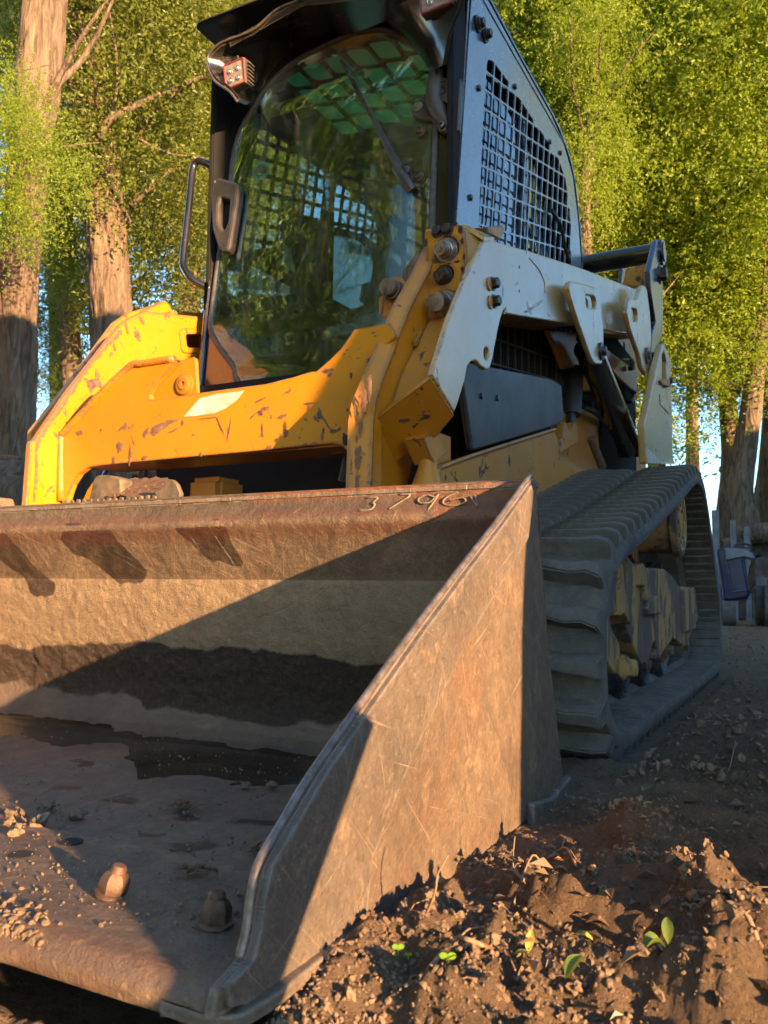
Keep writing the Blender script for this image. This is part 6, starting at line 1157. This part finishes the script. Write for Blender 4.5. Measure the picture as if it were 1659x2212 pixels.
# left background: shed wall, rail, logs and heap
b = gp3(30, 9.5); sh = thing('wooden_shed', tuple(b), 'dark low shed wall behind the big left trunk', 'shed'); e1, e2 = gp3(-120, 9.5), gp3(300, 10.5); zt_ = up(30, 918, 9.5).z; dr = (e2 - e1).normalized(); L_ = (e2 - e1).length; nb = 26
for k in range(nb): a = e1 + dr * L_ * k / nb; c_ = e1 + dr * (L_ * (k + .93) / nb); nrm = Vector((dr.y, -dr.x, 0)) * .03; vs = [a, c_, c_ - nrm, a - nrm]; link('board', mk('board', [v + Vector((0, 0, zz)) for zz in (0, zt_ + .01 * (k % 2)) for v in vs], [(0, 1, 2, 3), (4, 5, 6, 7), (0, 1, 5, 4), (1, 2, 6, 5), (2, 3, 7, 6), (3, 0, 4, 7)], M['shed']), sh)
link('roof_edge', tube([e1 + Vector((0, 0, zt_ + .03)), e2 + Vector((0, 0, zt_ + .03))], .05, M['shed'], 6), sh)
b = gp3(30, 6.2); fr = thing('metal_rail', tuple(b), 'rusty dark rail fence crossing the left trunk', 'rail'); link('rail', tube([up(-60, 982, 6.2), up(70, 1000, 6.3), up(400, 1010, 7)], .035, M['rust'], 8), fr); link('rail_post', tube([gp3(45, 6.25), up(45, 990, 6.25)], .03, M['rust'], 8), fr); link('rail_post', tube([gp3(300, 6.8), up(300, 1000, 6.8)], .03, M['rust'], 8), fr)
for i, (px, py, r_, d_, lab) in enumerate(((40, 1040, .14, 5.9, 'sawn log lit by the sun under the left rail'), (5, 1075, .16, 5.6, 'cut log end at the left picture edge under the rail'), (95, 1062, .13, 6.3, 'log partly hidden behind the left lift arm'))):
    c_ = up(px, py, d_); th_ = thing('log', tuple(c_), lab, 'log', 'logs under the left rail'); d = Vector((.85, .5, 0)).normalized(); link('bark', tube([c_ - d * .8, c_ + d * .15], r_, M['bark'], 18), th_, smooth=60); link('sawn_end', lathe([(0, r_ * .94), (.004, r_ * .94)], c_ + d * .15, d, M['grey_wood'], 18), th_)
    link('block', box(c_.x - .8, c_.x - .1, c_.y - .5, c_.y - .2, -.02, c_.z - r_ * .9, M['grey_wood'], .02), th_)

# ================================================================== UNSEEN SUN BLOCKERS ADDED TO SHAPE THE SHADE ON THE YARD (beyond the right of the frame)
def SW(w, v, k):     # point at sun-plane coordinates (w across, v up) a distance k out along the light
    x = .986 + k; return Vector((x, w - .42 * x, v + .17 * x))
lt = thing('shade_trunk', tuple(SW(1.5, -.6, 1.7)), 'leaning bare trunk added out of view to cast a shadow edge', 'sun blocker')  # invented blocker: its edge draws the shadow line on bucket and arm
P = [SW(1.10 + .34, -.62, 1.7), SW(1.12 + .34, 0, 1.7), SW(1.16 + .34, .25, 1.7), SW(1.27 + .34, .55, 1.7), SW(1.46 + .34, 1.1, 1.7), SW(1.65 + .34, 1.8, 1.7), SW(1.9 + .34, 3, 1.7)]
nrmw = Vector((.42, 1, 0)).normalized(); link('trunk', trunk_mesh(P, [.32] * 7, 48, .05, seed=44), lt)
bn = thing('shade_barn', tuple(SW(4, -1.2, 6)), 'tall plank barn added out of view to block the sun', 'shade_barn')  # invented blocker keeping sun off the cab side and arms
q0, q1 = SW(1.55, 0, 5.2), SW(6.6, 0, 5.2); q0.z = q1.z = 0; drb = (q1 - q0).normalized(); Lb = (q1 - q0).length; nb = 40
for k in range(nb): a = q0 + drb * Lb * k / nb; c_ = q0 + drb * (Lb * (k + .97) / nb); nrm = Vector((drb.y, -drb.x, 0)) * .04; vs = [a, c_, c_ + nrm, a + nrm]; link('board', mk('board', [v + Vector((0, 0, zz)) for zz in (-.1, 3.3 if k < 12 else 5.0) for v in vs], [(0, 1, 2, 3), (4, 5, 6, 7), (0, 1, 5, 4), (1, 2, 6, 5), (2, 3, 7, 6), (3, 0, 4, 7)], M['grey_wood']), bn)
link('backing', mk('backing', [q0 + Vector((.06, 0, -.1)), q1 + Vector((.06, 0, -.1)), q1 + Vector((.06, 0, 3.3)), q0 + Vector((.06, 0, 3.3)), q0 + Vector((3, 0, -.1)), q1 + Vector((3, 0, -.1)), q1 + Vector((3, 0, 3.3)), q0 + Vector((3, 0, 3.3))], [(0, 1, 2, 3), (4, 5, 6, 7), (0, 4, 7, 3), (1, 5, 6, 2), (3, 2, 6, 7)], M['grey_wood']), bn)
fe = thing('shade_fence', (9.5, 8, 0), 'high board fence added unseen for shade beyond the barn, out of the picture', 'fence')  # invented blocker keeping the far ground and trunk feet in shade
for k in range(60): x = 9.5; y = 2.5 + k * .2; link('board', box(x, x + .03, y, y + .19, -.1, (3.0 if y < 5 else 4.0) + .03 * (k % 3), M['grey_wood'], 0), fe)
lb = thing('shade_board', tuple(SW(.3, -.45, .8)), 'leaning board added out of the picture to shade the bucket toe', 'board')  # invented blocker, slanted to throw the shadow on the side plate toe
A = SW(.305, -.30, .75); B = SW(.611, .06, .75); dW = Vector((-.42, 1, 0)).normalized(); ax = (B - A).normalized(); SD = ax.cross(SUN).normalized() * .036; th = SUN * .02
A = A - ax * .0
link('plank', mk('plank', [A - SD, A + SD, B + SD, B - SD, A - SD + th, A + SD + th, B + SD + th, B - SD + th], [(0, 1, 2, 3), (4, 7, 6, 5), (0, 4, 5, 1), (1, 5, 6, 2), (2, 6, 7, 3), (3, 7, 4, 0)], M['grey_wood']), lb)

for o_ in S.objects:
    if o_.name.startswith('paint_scrape'): o_['kind'] = 'stuff'
# ================================================================== SMALL THINGS ON THE SOIL
def gz_(P): return float(H(np.array([P.x]), np.array([P.y]))[0])
def gpt(px, py, z=.02):
    for _ in range(4): P = PZ(z).at((px, py)); z = gz_(P)
    return P
def leafthing(px, py, size, ang, mat, label, curl=.4, tilt=.3, name='fallen_leaf', asp=.5):
    P = gpt(px, py); P.z = gz_(P) + .004; n = 7; V = []; F = []; d = (CR * math.cos(ang) + Vector((CF.x, CF.y, 0)).normalized() * math.sin(ang)).normalized(); d = Vector((d.x, d.y, 0)).normalized(); s = Vector((-d.y, d.x, 0))
    for i in range(n):
        t_ = i / (n - 1); w_ = math.sin(math.pi * t_ ** .8) * size * asp * .5 + .0004; c_ = P + d * (t_ - .5) * size + Vector((0, 0, tilt * size * (t_ - .5) + math.sin(t_ * 3.1) * size * curl * .3 + .25 * size * abs(tilt)))
        for j, u_ in enumerate((-1, -.5, 0, .5, 1)): V.append(c_ + s * w_ * u_ + Vector((0, 0, abs(u_) * w_ * curl)))
    for i in range(n - 1):
        for j in range(4): F.append((i * 5 + j, i * 5 + j + 1, i * 5 + 6 + j, i * 5 + 5 + j))
    o = link(name, mk(name, V, F, mat), None, label, 'leaf', smooth=180); return o
LV = [(1258, 1960, .032, 2.9, 'leaf_yellow', 'pale yellow curled leaf on the soil right of the bucket', .5, .1), (1412, 2088, .040, .1, 'leaf_green', 'curled green leaf with brown edge in the front soil at the right', 1.2, .2), (1443, 2070, .030, 1.3, 'leaf_green', 'upright half of the curled green leaf', .4, .8),
      (1240, 2068, .034, .7, 'leaf_green', 'dark green leaf half sunk in the soil below the yellow leaf', .5, .5), (1145, 2065, .022, 1.2, 'leaf_yellow', 'small yellow spotted leaf standing in the shaded rut', .3, .9), (1128, 2072, .02, .1, 'leaf_green', 'small yellow green leaf flat in the shaded rut', .3, .1),
      (1402, 1758, .026, 0, 'leaf_yellow', 'yellow green leaf behind the topmost clod', .4, .2), (1338, 1750, .022, 2.0, 'leaf_green', 'bright green blade leaning on the topmost clod', .3, .9), (1452, 1722, .02, .3, 'leaf_green', 'dull green leaf on the shaded litter', .3, .3), (1478, 1815, .022, 2.6, 'leaf_green', 'green leaf on the soil behind the second clod', .4, .3),
      (1350, 2058, .016, .1, 'leaf_yellow', 'tiny lime leaf between the ruts', .3, .1), (1640, 1788, .03, .1, 'leaf_green', 'pale green leaf at the right picture edge', .5, .2), (1245, 1640, .020, .2, 'leaf_green', 'green scrap at the foot of the track', .5, .3), (1290, 1972, .034, -.4, 'leaf_brown', 'dry brown ribbed leaf touching the yellow leaf', .6, .0), (1425, 1690, .03, 1.0, 'leaf_brown', 'curled dead leaf on the shaded litter', 1.0, .6),
      (1195, 1700, .03, 2.4, 'leaf_brown', 'dead leaf stuck under the heel of the bucket', .7, .3), (848, 1950, .026, .2, 'leaf_brown', 'curled brown leaf beside the side plate', 1.2, .3), (1080, 1948, .018, .3, 'leaf_brown', 'pale seed husk in the dark hollow', .4, .1)]
for a in LV: leafthing(a[0], a[1], a[2] * .68, a[3], M[a[4]], a[5], a[6], a[7])
for i, (px, py, lab) in enumerate(((838, 1913, 'left sprout of the pair by the side plate'), (855, 1918, 'right sprout of the pair by the side plate'), (834, 1934, 'sprout in front of the brown curled leaf'), (1052, 1930, 'small sprout beside the thin twig'), (860, 2030, 'yellow green sprout in the middle of the front soil'), (882, 2043, 'darker sprout next to the yellow green one'), (967, 2037, 'largest two leaved sprout on the front soil'))):
    P = gpt(px, py); P.z = gz_(P); sp_ = thing('sprout', tuple(P), lab, 'seedling', 'green seedlings in the soil'); s = (.005, .0035, .005, .0035, .0055, .0035, .0075)[i]
    link('stem', tube([P + Vector((0, 0, -.004)), P + Vector((0, 0, s))], .0007, M['sprout'], 6), sp_)
    for sg in (-1, 1):
        V = [P + Vector((0, 0, s))]; n_ = 10
        V += [P + Vector((0, 0, s)) + CR * (sg * s * .45 + s * .5 * math.cos(k * .628)) + CU * (s * .35 + s * .42 * math.sin(k * .628)) + CF * (-.001) for k in range(n_)]
        link('leaf', mk('leaf', V[1:], [tuple(range(n_))], M['sprout']), sp_)
def twig(pts, r, label, h=0):
    P = []
    for (px, py, hh) in pts: b = gpt(px, py); b.z = gz_(b) + hh; P.append(b)
    link('twig', tube(smoothpath(P, 5), r, M['grey_wood_l'], 6), None, label, 'twig', smooth=180)
M['grey_wood_l'] = m_simple('pale_twig', (.30, .20, .12), .8, 0, .4, 80, .4)
def twig3(pts, dref, r, label):
    b = gpt(*dref); dist = (b - CC).dot(CF); P = [CC + ray(px, py) * (dist + o_) for px, py, o_ in pts]; link('twig', tube(smoothpath(P, 5), [r * (1 - .5 * k / (5 * (len(P) - 1))) for k in range(5 * (len(P) - 1) + 1)], M['grey_wood_l'], 6), None, label, 'twig', smooth=180)
twig3([(915, 1985, .01), (925, 1965, .01), (940, 1925, .0), (945, 1890, 0), (955, 1870, 0), (968, 1848, 0)], (918, 1982), .0014, 'pale twig standing out of the dark hollow')
twig3([(1095, 1925, .01), (1105, 1900, .0), (1110, 1885, .0), (1108, 1855, 0), (1112, 1808, 0)], (1098, 1920), .0012, 'tall thin twig standing right of the hollow')
twig([(925, 2060, .01), (980, 2058, .012), (1010, 2060, .010), (1050, 2070, .004)], .0022, 'thick root end lying on the lit soil'); twig([(1205, 1855, .012), (1225, 1870, .008), (1245, 1885, .006)], .0018, 'knobbly pale twig lying left of the clods')
twig([(1110, 1935, .006), (1150, 1938, .008), (1180, 1945, .006)], .0012, 'thin brown stalk by the tall twig'); twig([(1560, 1700, .01), (1575, 1680, .03), (1588, 1660, .05)], .0012, 'thin straw leaning in the shaded litter'); twig([(1560, 2140, .02), (1610, 2120, .02), (1660, 2100, .02)], .0022, 'root crossing the soil at the lower right corner')
for px, py, s, lab in ((1352, 1726, .020, 'pale flat stone on the shaded soil behind the bucket'), (1485, 1500, .02, 'grey pebble near the rear of the track')):
    P = gpt(px, py); V0, F0 = ico(3); V1 = V0 * (1 + np.array([mnoise.noise(Vector(v) * 1.6) for v in V0])[:, None] * .3) * np.array([s, s * .8, s * .6]) + np.array([P.x, P.y, gz_(P) + s * .25]); link('stone', npmesh('stone', V1, F0, M['mudsteel']), None, lab, 'stone')

P_ = []
for i in range(260):
    y_ = .05 + 3.2 * R.random() ** 1.6; x_ = R.uniform(1.03, 1.12 + .28 * y_ + .25); z_ = float(H(np.array([x_]), np.array([y_]))[0]) + .003; a_ = R.uniform(0, 6.28); L_ = R.uniform(.008, .035) * (1 + .3 * y_); d_ = Vector((math.cos(a_), math.sin(a_), R.uniform(-.1, .3))) * L_
    c_ = Vector((x_, y_, z_)); P_.append(tube([c_ - d_ * .5, c_ + Vector((R.uniform(-.1, .1) * L_, R.uniform(-.1, .1) * L_, L_ * .1)), c_ + d_ * .5], R.uniform(.0003, .0009), M['grey_wood_l'], 4))
link('straw_and_roots', join('straw_and_roots', P_), kind='stuff')

for o in S.objects:
    if '_wl' in o: del o['_wl']
